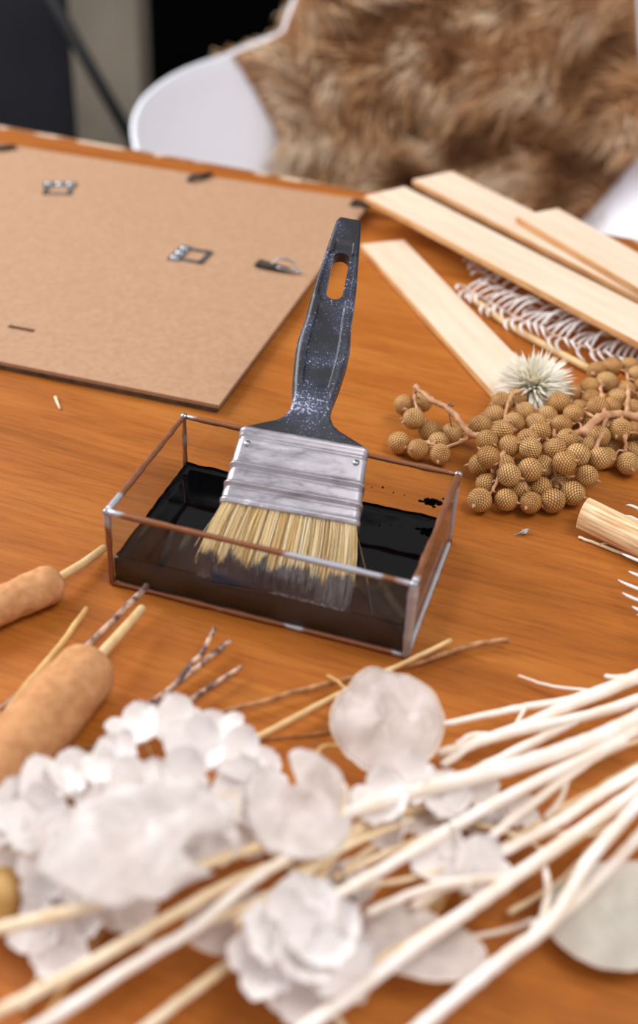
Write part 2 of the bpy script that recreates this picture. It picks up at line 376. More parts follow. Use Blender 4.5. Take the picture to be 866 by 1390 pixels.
# ------------------------------------------------------------ chair with fur throw
yawc = TABLE_ROT+R(4)
cxv = Vector((math.cos(yawc), math.sin(yawc), 0)); cyv = Vector((-math.sin(yawc), math.cos(yawc), 0))
CC = Vector((0.115, 1.63, 0)); CC.z = FZ
def cl(x, y, z): return CC+cxv*x+cyv*y+Vector((0, 0, z))
RIM = [(0, .93), (25, .92), (36, .89), (40, .80), (45, .715), (60, .690), (75, .682), (95, .670), (115, .655), (135, .62), (150, .50)]
def shell_pt(td, q):
    """td: degrees from the back, q: 0 seat centre .. 1 rim"""
    rim = lerp(RIM, abs(td)); a = R(td); seat = .44
    if q < .5:
        u = q/.5; r = .235*u; z = seat+.012*u*u
    else:
        u = (q-.5)/.5; r = .235+.095*math.sin(u*math.pi/2)+.02*u; z = seat+.012+(rim-seat-.012)*(1-math.cos(u*math.pi/2))**.8
    return cl(math.sin(a)*r*1.16, math.cos(a)*r*1.0, z)
t = thing('shell_armchair', 'white moulded plastic armchair under a tan fur, behind the table', 'chair', CC)
b = MB(); NT, NQ = 72, 24
vs = [shell_pt(-180+360*i/NT, j/NQ) for i in range(NT) for j in range(NQ+1)]
fs = [(i*(NQ+1)+j, ((i+1) % NT)*(NQ+1)+j, ((i+1) % NT)*(NQ+1)+j+1, i*(NQ+1)+j+1) for i in range(NT) for j in range(NQ)]
b.add(vs, fs); sh = b.build('seat_shell', MT['shell'], t, fixn=False)
md = sh.modifiers.new('thick', 'SOLIDIFY'); md.thickness = .007; md.offset = 0
for sx in (-1, 1):
    for sy in (-1, 1):
        b = MB(); b.tube([cl(sx*.13, sy*.12, .44), cl(sx*.24, sy*.24, 0.006)], [.013, .010], 10); b.build('leg', MT['legwood'], t)
b = MB(); b.tube([cl(-.13, -.12, .425), cl(.13, .12, .425)], .007, 8); b.tube([cl(.13, -.12, .425), cl(-.13, .12, .425)], .007, 8); b.build('brace', MT['darksteel'], t)
# fur throw: skin + thousands of tufts, over seat, inner back, rim and outer back
def fur_surface(td, q):
    td *= .88+.32*min(1, q)**4
    """q 0..1 inside seat->rim, 1..1.6 down the outside"""
    if q <= 1:
        p = shell_pt(td, q); e = .008
        n = cl(0, .0, .78)-p; n.normalize(); return p+n*e, n
    p = shell_pt(td, 1-(q-1)); out = (p-cl(0, 0, p.z-FZ)).normalized(); return p+out*.010, out
fb = MB()
TD = 50
NI, NJ = 40, 60
grid = [[fur_surface(-TD*(1 if q_ < 99 else 1)+2*TD*i/NI, q_) for q_ in [0.12+1.38*j/NJ for j in range(NJ+1)]] for i in range(NI+1)]
vs = [grid[i][j][0] for i in range(NI+1) for j in range(NJ+1)]
fs = [(i*(NJ+1)+j, (i+1)*(NJ+1)+j, (i+1)*(NJ+1)+j+1, i*(NJ+1)+j+1) for i in range(NI) for j in range(NJ)]
fb.add(vs, fs, 0, .25)
for k in range(15000):
    q = random.uniform(.12, 1.5); td = random.uniform(-TD, TD)*(1 if q > .5 else 1.2)
    p, n = fur_surface(td, q)
    clump = Vector((noise.noise(p*7), noise.noise(p*7+Vector((7, 3, 1))), noise.noise(p*7+Vector((2, 9, 5)))))
    down = Vector((0, 0, -1)) if q < 1 else Vector((0, 0, -.6))
    L = random.uniform(.055, .105)
    d0 = (n*.9+clump*1.1+Vector([random.uniform(-.25, .25) for _ in range(3)])).normalized()
    d1 = (d0*.5+down*.55+clump*1.0).normalized()
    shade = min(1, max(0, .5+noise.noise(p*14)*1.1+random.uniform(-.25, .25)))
    p0 = p; p1 = p+d0*L*.45; p2 = p1+d1*L*.55; wd = random.uniform(.0010, .0022)
    sd = d0.cross(n+Vector((.01, .3, .2))).normalized()*wd; s2 = d0.cross(sd).normalized()*wd
    fb.add([p0+sd, p0-sd, p0+s2, p1+sd*.9, p1-sd*.9, p1+s2*.9, p2],
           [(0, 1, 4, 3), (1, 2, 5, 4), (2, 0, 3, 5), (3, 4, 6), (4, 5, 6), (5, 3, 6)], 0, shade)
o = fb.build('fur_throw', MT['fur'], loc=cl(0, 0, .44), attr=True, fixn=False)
tag(o, 'long-haired tan fur throw draped over the back of the white chair', 'throw')

# ------------------------------------------------------------ framed board
BZ = .0078
br = at(297, 550, BZ); tr = at(503, 273, BZ)
by = (tr-br).normalized(); bx = Vector((by.y, -by.x, 0)); BH = (tr-br).length; BW = .594
def bp(u, v, z=BZ): return br - bx*u + by*v + Vector((0, 0, z-BZ))     # u leftwards, v away
def buv(px, py):
    d = at(px, py, BZ)-br; return -d.dot(bx), d.dot(by)
t = thing('picture_frame_back', 'large fibreboard-backed picture frame lying face down at back left', 'picture frame', bp(BW/2, BH/2, 0))
hu, hv = buv(29, 446); h1, h2 = hu-.0115, hu+.0115; h3, h4 = hv-.0024, hv+.0024
b = MB()
us = [0, h1, h2, BW]; vv = [0, h3, h4, BH]
for i in range(3):
    for j in range(3):
        if i == 1 and j == 1: continue
        b.add([bp(us[i], vv[j]), bp(us[i+1], vv[j]), bp(us[i+1], vv[j+1]), bp(us[i], vv[j+1])], [(0, 1, 2, 3)])
        b.add([bp(us[i], vv[j], BZ-.003), bp(us[i+1], vv[j], BZ-.003), bp(us[i+1], vv[j+1], BZ-.003), bp(us[i], vv[j+1], BZ-.003)], [(3, 2, 1, 0)])
def wall(q0, q1): b.add([bp(*q0), bp(*q1), bp(*q1, BZ-.003), bp(*q0, BZ-.003)], [(0, 1, 2, 3)])
for a_, c in (((0, 0), (BW, 0)), ((BW, 0), (BW, BH)), ((BW, BH), (0, BH)), ((0, BH), (0, 0)), ((h1, h3), (h2, h3)), ((h2, h3), (h2, h4)), ((h2, h4), (h1, h4)), ((h1, h4), (h1, h3))): wall(a_, c)
bm_o = b.build('backing_board', MT['mdf'], t, smooth=False)
b = MB(); z0, z1 = 0.0003, BZ-.0032; zc, hz = (z0+z1)/2, (z1-z0)/2; i_ = .0015
for (u0, u1, v0, v1) in ((i_, BW-i_, i_, .014), (i_, BW-i_, BH-.014, BH-i_), (i_, .014, .014, BH-.014), (BW-.014, BW-i_, .014, BH-.014)):
    b.box(bp((u0+u1)/2, (v0+v1)/2, zc), bx*(u1-u0)/2, by*(v1-v0)/2, (0, 0, hz))
b.build('frame_moulding', MT['mdfedge'], t, smooth=False)
def hanger(px, py, rot, label=None):
    u, v = buv(px, py); c = bp(u, v, BZ)
    ax = Matrix.Rotation(rot, 3, 'Z')@(-bx); ay = Vector((-ax.y, ax.x, 0)); z = Vector((0, 0, 1))
    b = MB()
    b.box(c-ax*.009+z*.0007, ax*.0055, ay*.0165, z*.0006)
    for (o_, hx, hy) in ((ax*.0155, .0022, .014), (ay*.0118+ax*.006, .0095, .0022), (-ay*.0118+ax*.006, .0095, .0022)):
        b.box(c+o_+z*.0008, ax*hx, ay*hy, z*.0006)
    h = b.build('hanger_plate', MT['steel'], t, smooth=False)
    for k in (-1, 0, 1):
        b = MB(); b.sphere(c-ax*.009+ay*.0108*k+z*.0012, .0042, 12, 8, sc=(1, 1, .6)); b.build('rivet', MT['steel'], h)
hanger(257, 347, R(180)); hanger(80, 256, R(-70)+R(180))
def turn_clip(px, py, ang, wire):
    u, v = buv(px, py); c = bp(u, v, BZ); ax = Matrix.Rotation(ang, 3, 'Z')@bx; ay = Vector((-ax.y, ax.x, 0)); z = Vector((0, 0, 1))
    b = MB(); b.tube([c-ax*.016+z*.002, c-ax*.008+z*.0045, c+ax*.003+z*.003, c+ax*.016+z*.003], [.0032, .0042, .0045, .0028], 8, flat=.5)
    b.sphere(c-ax*.011+z*.005, .0038, 10, 6, sc=(1, 1, .6))
    k = b.build('turn_clip', MT['darksteel'], t)
    if wire:
        b = MB(); b.tube(smooth_path([c-ax*.002+z*.004, c+ax*.006+z*.010+ay*.003, c+ax*.018+z*.009+ay*.003, c+ax*.026+z*.001]), .0009, 6)
        b.tube(smooth_path([c+z*.003, c+ax*.010+z*.004-ay*.003, c+ax*.026+z*.002]), .0011, 6)
        b.build('wire_loop', MT['steel'], k)
turn_clip(370, 366, R(-2), True); turn_clip(272, 243, R(60), False); turn_clip(2, 204, R(40), False); turn_clip(497, 281, R(10), False)

# ------------------------------------------------------------ pine slats
def slat(c0, d, L, wd, z0, z1, th, name_label, side=1):
    """c0: near-left top corner of the far end; runs along d; z0 far end, z1 near end (undersides)"""
    d = Vector((d.x, d.y, 0)).normalized(); n = Vector((-d.y, d.x, 0))*side
    a = c0+n*wd/2; a = Vector((a.x, a.y, z0)); e = a+d*L; e = Vector((e.x, e.y, z1)); ax = (e-a)/2; zz = ax.cross(n).normalized()
    if zz.z < 0: zz = -zz
    me = bpy.data.meshes.new('pine_slat'); bm = bmesh.new()
    bmesh.ops.create_cube(bm, size=1, matrix=Matrix.Diagonal((ax.length*2, wd, th, 1)))
    bmesh.ops.bevel(bm, geom=bm.edges[:], offset=.0004, segments=1, affect='EDGES')
    for f in bm.faces: f.material_index = 0 if abs(f.normal.z) > .8 else 1
    bm.to_mesh(me); bm.free(); me.materials.append(MT['pine']); me.materials.append(MT['pineedge'])
    o = bpy.data.objects.new('pine_slat', me); COL.objects.link(o)
    X = ax.normalized(); Y = zz.cross(X); mw = Matrix((X, Y, zz)).transposed().to_4x4(); mw.translation = (a+e)/2+zz*th/2
    o.matrix_world = mw; tag(o, name_label, 'wood slat'); return o
p0 = at(489, 331, .006); p1 = at(665, 528, .006)
slat(p0, p1-p0, .285, .044, .0003, .0003, .0055, 'pale pine slat lying alone on the table, from the brush handle to the white flower')
p0 = at(494, 265, .030); p1 = at(866, 463, .030)
slat(p0, p1-p0, .46, .051, .0235, .0235, .006, 'wide pale pine slat raised over the white fern, nearest of the overlapping slats')
p0 = at(560, 243, .022); p1 = at(866, 402, .022)
slat(p0, p1-p0, .42, .052, .0155, .0155, .006, 'pale pine slat at the very back, partly under its two neighbours')
p0 = at(701, 291, .030); p1 = at(866, 388, .030)
slat(p0, p1-p0, .33, .050, .0225, .0225, .006, 'short-looking pine slat at the right, on top of the rearmost slat')

# ------------------------------------------------------------ glass box
O = Vector((-.1192, .5259, 0)); yaw = -.280884
gx = Vector((math.cos(yaw), math.sin(yaw), 0)); gy = Vector((-math.sin(yaw), math.cos(yaw), 0)); gz = Vector((0, 0, 1))
GL, GW, GH = .18, .1113, .0530
def gp(x, y, z): return O+gx*x+gy*y+gz*z
t = thing('glass_box', 'open rectangular glass box with copper and solder seams, holding black stain', 'box', gp(GL/2, GW/2, 0))
def gbox(x0, x1, y0, y1, z0, z1, name, mat, parent=t, bev=0):
    b = MB(); b.box(gp((x0+x1)/2, (y0+y1)/2, (z0+z1)/2), gx*(x1-x0)/2, gy*(y1-y0)/2, gz*(z1-z0)/2)
    return b.build(name, mat, parent, bevel=bev, smooth=False)
g = .0016
for (x0, x1, y0, y1) in ((.001, GL-.001, .0006, .0006+g), (.001, GL-.001, GW-.0006-g, GW-.0006), (.0006, .0006+g, .003, GW-.003), (GL-.0006-g, GL-.0006, .003, GW-.003)):
    gbox(x0, x1, y0, y1, .0015, GH-.001, 'glass_pane', MT['glass'])
gbox(.001, GL-.001, .001, GW-.001, .0008, .0024, 'glass_base', MT['glass'])
r = .0018
def seam(A, B, name, rr=r, n=8):
    b = MB(); A, B = gp(*A), gp(*B); k = 26
    pts = [A.lerp(B, i/k) for i in range(k+1)]
    rad = [rr*(1+.28*noise.noise(p*140)+.25*noise.noise(p*45)) for p in pts]
    b.tube(pts, rad, n); return b.build(name, MT['solder'], t)
q = r*.55
for z in (GH, .0016):
    nm = 'rim_seam' if z > .01 else 'base_seam'
    zz = z-.0005 if z > .01 else z
    seam((q, q, zz), (GL-q, q, zz), nm); seam((q, GW-q, zz), (GL-q, GW-q, zz), nm)
    seam((q, q, zz), (q, GW-q, zz), nm); seam((GL-q, q, zz), (GL-q, GW-q, zz), nm, r*1.15 if z > .01 else r)
seam((q, q, .0016), (q, q, GH), 'corner_seam'); seam((GL-q, q, .0016), (GL-q, q, GH), 'corner_seam', .0028)
seam((q, GW-q, .0016), (q, GW-q, GH), 'corner_seam'); seam((GL-q, GW-q, .0016), (GL-q, GW-q, GH), 'corner_seam')
for (x, y) in ((q, q), (GL-q, q), (q, GW-q), (GL-q, GW-q)):
    b = MB(); b.sphere(gp(x, y, GH-.0004), .0026, 10, 7, sc=(1, 1, .8)); b.build('solder_blob', MT['steel'], t)
# dried splashes on the inside of the far pane
b = MB(); yy = GW-.0006-g-.0006
for k in range(46):
    x = .166+random.gauss(0, .0036); z = .030+random.gauss(0, .0013)+(x-.166)*.2; rr = random.uniform(.0004, .0017)
    b.sphere(gp(x, yy, z), rr, 8, 6, sc=(1.3, .35, .8))
for k in range(5): b.sphere(gp(.120+k*.007, yy, .031+random.uniform(-.002, .002)), random.uniform(.0004, .0009), 6, 5)
b.build('dried_splash', MT['paint'], t)
# black stain: pool with an uneven line where it climbs the glass
LZ = .0180
b = MB(); xa, xb, ya, yb = .0026, GL-.0026, .0026, GW-.0026
NX, NY = 60, 36; vs = []
for j in range(NY+1):
    for i in range(NX+1):
        x = xa+(xb-xa)*i/NX; y = ya+(yb-ya)*j/NY; e = min(x-xa, xb-x, y-ya, yb-y)
        z = LZ+.00004*noise.noise(Vector((x*90, y*90, 0)))
        if e < .0031: z += (.0010+.0010*noise.noise(Vector((x*160, y*160, 4))))*max(0, 1-e/.0031)
        vs.append(gp(x, y, z))
fs = [(j*(NX+1)+i, j*(NX+1)+i+1, (j+1)*(NX+1)+i+1, (j+1)*(NX+1)+i) for j in range(NY) for i in range(NX)]
n0 = len(vs); vs += [gp(x, y, .0027) for (x, y) in ((xa, ya), (xb, ya), (xb, yb), (xa, yb))]
fs += [tuple(list(range(NX, -1, -1))+[n0, n0+1])]
fs += [tuple([j*(NX+1)+NX for j in range(NY, -1, -1)]+[n0+1, n0+2])]
fs += [tuple([NY*(NX+1)+i for i in range(NX+1)]+[n0+2, n0+3])]
fs += [tuple([j*(NX+1) for j in range(NY+1)]+[n0+3, n0])]
fs += [(n0+3, n0+2, n0+1, n0)]
b.add(vs, fs); o = b.build('wood_stain', MT['paint'], loc=gp(GL/2, GW/2, .0027))
tag(o, 'pool of glossy black wood stain filling the bottom of the glass box', 'wood stain')

# ------------------------------------------------------------ brush
BT = at(370, 814, .0180); BF = at(413, 602, .0595)
ba = (BF-BT).normalized(); bu0 = ba.cross(gz).normalized(); bn0 = bu0.cross(ba).normalized()
rho = R(5.5)
bu = bu0*math.cos(rho)-bn0*math.sin(rho); bn = bu.cross(ba).normalized()
if bn.z < 0: bn = -bn
def bq(s, u, n): return BT+ba*s+bu*u+bn*n
t = thing('paint_brush', 'wide flat paint brush with speckled black handle standing in the glass box', 'brush', bq(.0, 0, 0))
SF0, SF1 = .053, .1065
# handle
prof = [(.100, .0370), (.1065, .0385), (.109, .0375), (.1125, .0300), (.116, .0215), (.120, .0160), (.125, .0132), (.130, .0124), (.137, .0128), (.151, .0150), (.169, .0168), (.181, .0171), (.199, .0153), (.217, .0147), (.234, .0138), (.252, .0122), (.270, .0107), (.285, .0094), (.291, .0088), (.2935, .0074)]
thk = [(.100, .0062), (.11, .0066), (.125, .0078), (.15, .0085), (.19, .0080), (.24, .0062), (.28, .0054), (.2935, .0044)]
HA, HB, HHW = .2185, .2610, .0056
ss = sorted(set([p_[0] for p_ in prof]+[HA+(HB-HA)*(1-math.cos(math.pi*k/16))/2 for k in range(17)]+[.100+.1935*k/60 for k in range(61)]))
ss = [x for i, x in enumerate(ss) if i == 0 or x-ss[i-1] > .00025]
def hole_hw(s):
    if s <= HA or s >= HB: return 0
    e = min(s-HA, HB-s); rr = HHW
    return HHW if e >= rr else math.sqrt(max(0, rr*rr-(rr-e)**2))
b = MB(); rows = []
fr = [0, .34, .52, .60, .78, .90, .97, 1.0]
for s in ss:
    W_ = lerp(prof, s); T_ = lerp(thk, s); hh = hole_hw(s); row = []
    for f in fr:
        u = hh+(W_-hh)*f
        k = 1.0 if f < .8 else (.90 if f < .93 else (.68 if f < .99 else .40))
        rec = 0
        if f <= .56 and (.142 < s < .214): rec = .0016*min(1, (s-.142)/.006, (.214-s)/.004)
        if f <= .56 and (.2155 <= s < .272): rec = .0013*min(1, (.272-s)/.003)
        row.append((u, T_*k-rec))
    rows.append((s, row, hh))
nf = len(fr)
idx = {}
vs = []
for r_i, (s, row, hh) in enumerate(rows):
    for side in (-1, 1):
        for face in (1, -1):
            for f_i, (u, n_) in enumerate(row):
                idx[(r_i, side, face, f_i)] = len(vs); vs.append(bq(s, side*u, face*n_))
fs = []
for r_i in range(len(rows)-1):
    for side in (-1, 1):
        for face in (1, -1):
            for f_i in range(nf-1):
                fs.append((idx[(r_i, side, face, f_i)], idx[(r_i, side, face, f_i+1)], idx[(r_i+1, side, face, f_i+1)], idx[(r_i+1, side, face, f_i)]))
        fs.append((idx[(r_i, side, 1, nf-1)], idx[(r_i, side, -1, nf-1)], idx[(r_i+1, side, -1, nf-1)], idx[(r_i+1, side, 1, nf-1)]))
        if rows[r_i][2] > 0 or rows[r_i+1][2] > 0:
            fs.append((idx[(r_i, side, 1, 0)], idx[(r_i+1, side, 1, 0)], idx[(r_i+1, side, -1, 0)], idx[(r_i, side, -1, 0)]))
for r_i in (0, len(rows)-1):
    for side in (-1, 1):
        for f_i in range(nf-1):
            fs.append((idx[(r_i, side, 1, f_i)], idx[(r_i, side, 1, f_i+1)], idx[(r_i, side, -1, f_i+1)], idx[(r_i, side, -1, f_i)]))
b.add(vs, fs)
h = b.build('handle', MT['plastic'], t, fixn=False)
bm = bmesh.new(); bm.from_mesh(h.data); bmesh.ops.remove_doubles(bm, verts=bm.verts, dist=.00003); bmesh.ops.recalc_face_normals(bm, faces=bm.faces)
bm.to_mesh(h.data); bm.free(); h.data['smooth'] = 1
h.data.polygons.foreach_set('use_smooth', [True]*len(h.data.polygons))
try: h.data.set_sharp_from_angle(angle=R(38))
except Exception: pass
# ferrule
def section(W_, T_, rr, k=6):
    out = []
    for (cx_, cy_, a0) in ((W_-rr, T_-rr, 0), (-W_+rr, T_-rr, 90), (-W_+rr, -T_+rr, 180), (W_-rr, -T_+rr, 270)):
        for i in range(k+1):
            a = R(a0+90*i/k); out.append((cx_+rr*math.cos(a), cy_+rr*math.sin(a)))
    return out
def ridge(s):
    o = 0
    for c0, w0, h0 in ((.1045, .0022, .0007), (.0995, .0010, -.0005), (.0800, .0012, .0010), (.0770, .0010, -.0006), (.0665, .0012, .0010), (.0638, .0010, -.0005), (.0552, .0014, .0006)):
        o += 1.5*h0*math.exp(-((s-c0)/w0)**2)
    return o
b = MB(); st = [SF0+(SF1-SF0)*i/110 for i in range(111)]; secs = []
for s in st:
    f = (s-SF0)/(SF1-SF0); W_ = .0412-.0022*f; T_ = .0078
    secs.append([bq(s, u, n_) for (u, n_) in section(W_+ridge(s)*.5, T_+ridge(s), .0045)])
m_ = len(secs[0]); vs = [p_ for s_2 in secs for p_ in s_2]
fs = [(i*m_+k, i*m_+(k+1) % m_, (i+1)*m_+(k+1) % m_, (i+1)*m_+k) for i in range(len(st)-1) for k in range(m_)]
fs += [tuple(range(m_))[::-1], tuple((len(st)-1)*m_+k for k in range(m_))]
b.add(vs, fs); fe = b.build('ferrule', MT['tin'], t)
for u in (-.033, .033):
    b = MB(); b.tube([bq(.0945, u, .0074), bq(.0945, u, .0086)], .0020, 12); b.build('rivet', MT['steel'], fe)
# bristles
bm_ = bristle_mat(BT, ba); b = MB()
cs = [(-.002, .036, .0015), (.012, .039, .0045), (.05, .0385, .0060)]
vs = []
for (s, W_, T_) in cs: vs += [bq(s+.006, u, n_) for (u, n_) in section(W_, T_, T_*.9, 3)]
m_ = 16
fs = [(i*m_+k, i*m_+(k+1) % m_, (i+1)*m_+(k+1) % m_, (i+1)*m_+k) for i in range(2) for k in range(m_)]+[tuple(range(m_)), tuple(range(32, 48))]
b.add(vs, fs, 0, .1, [1.0]*16+[.5]*16+[.0]*16)
def inbox(p):
    d = p-O; x, y = d.dot(gx), d.dot(gy); x = min(max(x, .0045), GL-.0045); y = min(max(y, .0045), GW-.0045)
    return gp(x, y, max(p.z, .0045))
for k in range(3600):
    u = random.uniform(-1, 1); n_ = random.uniform(-1, 1)
    stray = random.random() < .05
    clump = noise.noise(Vector((u*16, n_*2, 3)))
    len_ = .006+.012*abs(noise.noise(Vector((u*9, n_*1.5, 8))))+random.uniform(-.004, .006)-(.0)
    wd = .00022 if not stray else .00014
    tip_u = u*.0435+clump*.0035+random.gauss(0, .0006)+(random.gauss(0, .006) if stray else 0)-.003
    pts = []; ws = []
    for i in range(6):
        f = i/5; s = .056+((len_-.018)-.056)*f
        uu = u*.0385*(1-f)+tip_u*f + u*.0028*math.sin(math.pi*f)
        nn = n_*.0066*(1-f)+n_*(.0085)*f*(1-f)*1.2+n_*.0030*f+noise.noise(Vector((u*30, f*2, n_)))*.0006
        pts.append(bq(s, uu, nn)); ws.append(1-max(0, min(1, (s-.010-.012*(noise.noise(Vector((u*9, n_*2, 1)))))/.016)))
    pts = [inbox(p_) for p_ in pts]
    lift = .0176+.0016*(n_+1)+.0010*noise.noise(Vector((u*22, n_*3, 5)))
    if n_ > -.5: pts = [Vector((p_.x, p_.y, max(p_.z, lift+.0006*math.sin(i_*2+u*40)))) for i_, p_ in enumerate(pts)]
    sd = bu*wd; up_ = bn*wd; vs = []; wv = []
    for i, p_ in enumerate(pts):
        q_ = 1 if i < 5 else .35
        vs += [p_+sd*q_-up_*q_*.5, p_-sd*q_-up_*q_*.5, p_+up_*q_]; wv += [ws[i]]*3
    fs = [(i*3+a_, i*3+(a_+1) % 3, i*3+3+(a_+1) % 3, i*3+3+a_) for i in range(5) for a_ in range(3)]
    b.add(vs, fs, 0, random.random()**.8, wv)
o = b.build('bristles', bm_, t, attr=True, fixn=False); o['kind'] = 'stuff'
o['label'] = 'natural tan bristles with tips soaked in black stain'
wm = simple('wet_stain_painted_sheen', (30, 28, 36), (98, 98, 116), rough=.15, spec=1.0, scale=400, bmp=.4)  # black stain; the grey-blue tone is its sheen put into the colour
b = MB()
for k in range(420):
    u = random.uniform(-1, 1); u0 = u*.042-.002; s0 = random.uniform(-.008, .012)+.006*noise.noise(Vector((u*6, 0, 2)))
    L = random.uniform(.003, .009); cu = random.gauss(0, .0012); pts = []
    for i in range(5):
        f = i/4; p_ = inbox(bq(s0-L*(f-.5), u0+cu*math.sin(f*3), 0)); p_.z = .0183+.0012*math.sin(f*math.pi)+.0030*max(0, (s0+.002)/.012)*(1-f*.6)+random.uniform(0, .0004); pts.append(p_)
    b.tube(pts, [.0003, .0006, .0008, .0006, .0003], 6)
w_o = b.build('wet_tips', wm, o); w_o['kind'] = 'stuff'; w_o['label'] = 'glossy black stain clinging to the bristle tips, its sheen painted in grey-blue'

# ------------------------------------------------------------ berries
BR_ = .0079
def berry_mesh():
    b = MB(); b.sphere((0, 0, 0), BR_, 24, 16, 0, (1, 1, 1.04))
    b.tube([(0, 0, BR_*.99), (.0002, 0, BR_*1.16), (.0006, 0, BR_*1.42)], [.0016, .0009, .0003], 6, 1)
    b.tube([(0, 0, -BR_*1.08), (0, 0, -BR_*.96)], [.0012, .0026], 8, 1)
    o = b.build('berry', [MT['berry'], MT['berrystem']]); me = o.data; bpy.data.objects.remove(o); return me
BME = berry_mesh()
def cp(x, y): return 500+x/2.366, 440+y/2.366
left = [(123, 258), (165, 250), (155, 312), (197, 350), (108, 385), (155, 400), (222, 382), (225, 412), (263, 352)]
main = [(360, 328), (408, 295), (435, 250), (470, 240), (468, 315), (388, 377), (508, 373), (505, 285), (535, 315), (585, 290), (627, 317), (545, 350), (668, 300), (632, 377), (610, 420), (395, 432), (360, 452), (475, 448), (465, 402), (510, 418), (458, 500), (520, 470), (572, 458), (637, 437), (380, 515), (357, 565), (448, 558), (544, 523), (490, 530), (523, 572), (583, 565), (604, 517), (650, 528), (725, 432), (690, 487), (670, 430), (440, 450), (430, 345)]
right = [(742, 150), (726, 203), (703, 245), (675, 228), (770, 320), (745, 368), (770, 395), (825, 445), (803, 245), (780, 200), (845, 275), (850, 345), (862, 412), (760, 265), (735, 285), (815, 205), (862, 165), (630, 268), (672, 268), (700, 310), (770, 430), (795, 350), (790, 140), (825, 140), (858, 205), (700, 385), (880, 300), (890, 370), (890, 240)]
def zof(x, y, kind):
    if kind == 'l': return .0085 if y > 330 else .015
    if kind == 'm':
        if y > 505: return .0085
        if y > 445: return .017 if x > 420 else .010
        if y > 390: return .024
        if y > 330: return .025
        return .018
    return .0085 if y > 390 else (.017 if y > 300 else .020)
BP = []
for lst, kd in ((left, 'l'), (main, 'm'), (right, 'r')):
    for (x, y) in lst: BP.append([at(*cp(x, y), zof(x, y, kd)), kd])
for it in range(60):
    for i in range(len(BP)):
        for j in range(i):
            d = BP[i][0]-BP[j][0]; L = d.length; mn = BR_*1.97
            if L < mn:
                if L < 1e-6: d = Vector((.001, 0, .001)); L = d.length
                view = (BP[i][0]-CAM).normalized(); d2 = d/L+view*(.6 if d.dot(view) > 0 else -.6)
                m = d2.normalized()*(mn-L)*.3; BP[i][0] += m; BP[j][0] -= m
    for q_ in BP: q_[0].z = max(q_[0].z, BR_*1.02)
def branch(name_label, stems, berries, base):
    t = thing('berry_branch', name_label, 'dried berries', base)
    nodes = []
    for si, (pts, r0, r1) in enumerate(stems):
        P = px_path(pts, 7, .0012); n = len(P); b = MB()
        b.tube(P, [r0+(r1-r0)*i/(n-1)+(.0008 if i % 7 == 0 else 0) for i in range(n)], 8, jitter=.12)
        st_ = b.build('stalk', MT['berrystem'], t); nodes += P
    for p in berries:
        q0 = min(nodes, key=lambda n_: (n_-p).length); d = (q0-p)
        dd = d.normalized() if d.length > 1e-6 else Vector((0, 0, 1))
        o = bpy.data.objects.new('berry', BME); COL.objects.link(o); o.parent = t
        o.location = p-t.location
        tipd = (-dd + Vector([random.uniform(-.6, .6) for _ in range(3)])).normalized()
        if tipd.z < -.2: tipd.z = random.uniform(-.2, .3)
        o.rotation_euler = tipd.to_track_quat('Z', 'Y').to_euler(); s0 = random.uniform(.92, 1.03); o.scale = (s0, s0, s0)
        st0 = p+dd*BR_*.9
        if (q0-st0).length > .003:
            b = MB(); mid = (st0+q0)/2+Vector((random.uniform(-.002, .002), random.uniform(-.002, .002), .0015))
            b.tube(smooth_path([st0, mid, q0], 3), [.0011]+[.0008]*5+[.0011], 6); b.build('stemlet', MT['berrystem'], t)
    return t
c = lambda x, y, z: (*cp(x, y), z)
branch('branch of tan scaly berries from beside the glass box to below the white star flower',
       [([c(150, 200, .030), c(200, 243, .030), c(262, 275, .030), c(325, 350, .026), c(372, 357, .024), c(440, 372, .016)], .0017, .0025),
        ([c(440, 372, .016), c(545, 392, .014), c(640, 362, .014), c(700, 342, .018), c(742, 328, .022)], .0026, .0040),
        ([c(335, 360, .024), c(300, 376, .020), c(240, 395, .014), c(190, 380, .014)], .0014, .0010),
        ([c(152, 205, .030), c(150, 240, .024), c(165, 300, .018)], .0014, .0009),
        ([c(262, 275, .030), c(268, 255, .034)], .0016, .0020), ([c(120, 262, .018), c(112, 290, .010), c(107, 305, .004)], .0007, .0004),
        ([c(450, 370, .020), c(430, 420, .024), c(420, 480, .020), c(400, 540, .012)], .0016, .0010),
        ([c(500, 385, .018), c(500, 440, .020), c(500, 510, .014), c(520, 550, .010)], .0016, .0010),
        ([c(620, 370, .018), c(600, 430, .022), c(600, 500, .012)], .0016, .0010),
        ([c(470, 345, .022), c(440, 300, .022), c(455, 235, .024), c(490, 215, .026)], .0014, .0010),
        ([c(600, 365, .018), c(590, 320, .018), c(560, 280, .018)], .0014, .0010)],
       [q_[0] for q_ in BP if q_[1] in 'lm'], at(*cp(480, 400), 0))
branch('branch of tan scaly berries at the right edge, below the wide slat',
       [([c(690, 350, .030), c(740, 300, .030), c(800, 290, .026), c(866, 300, .024), c(960, 330, .016)], .0030, .0030),
        ([c(760, 300, .028), c(750, 230, .026), c(745, 180, .024)], .0016, .0010),
        ([c(810, 290, .026), c(825, 360, .022), c(825, 410, .014)], .0016, .0010),
        ([c(830, 290, .026), c(835, 220, .026), c(830, 160, .022)], .0016, .0010),
        ([c(745, 310, .028), c(690, 280, .022), c(650, 270, .016)], .0014, .0010),
        ([c(760, 300, .028), c(730, 400, .020), c(690, 450, .014)], .0016, .0010)],
       [q_[0] for q_ in BP if q_[1] == 'r'], at(*cp(790, 300), 0))

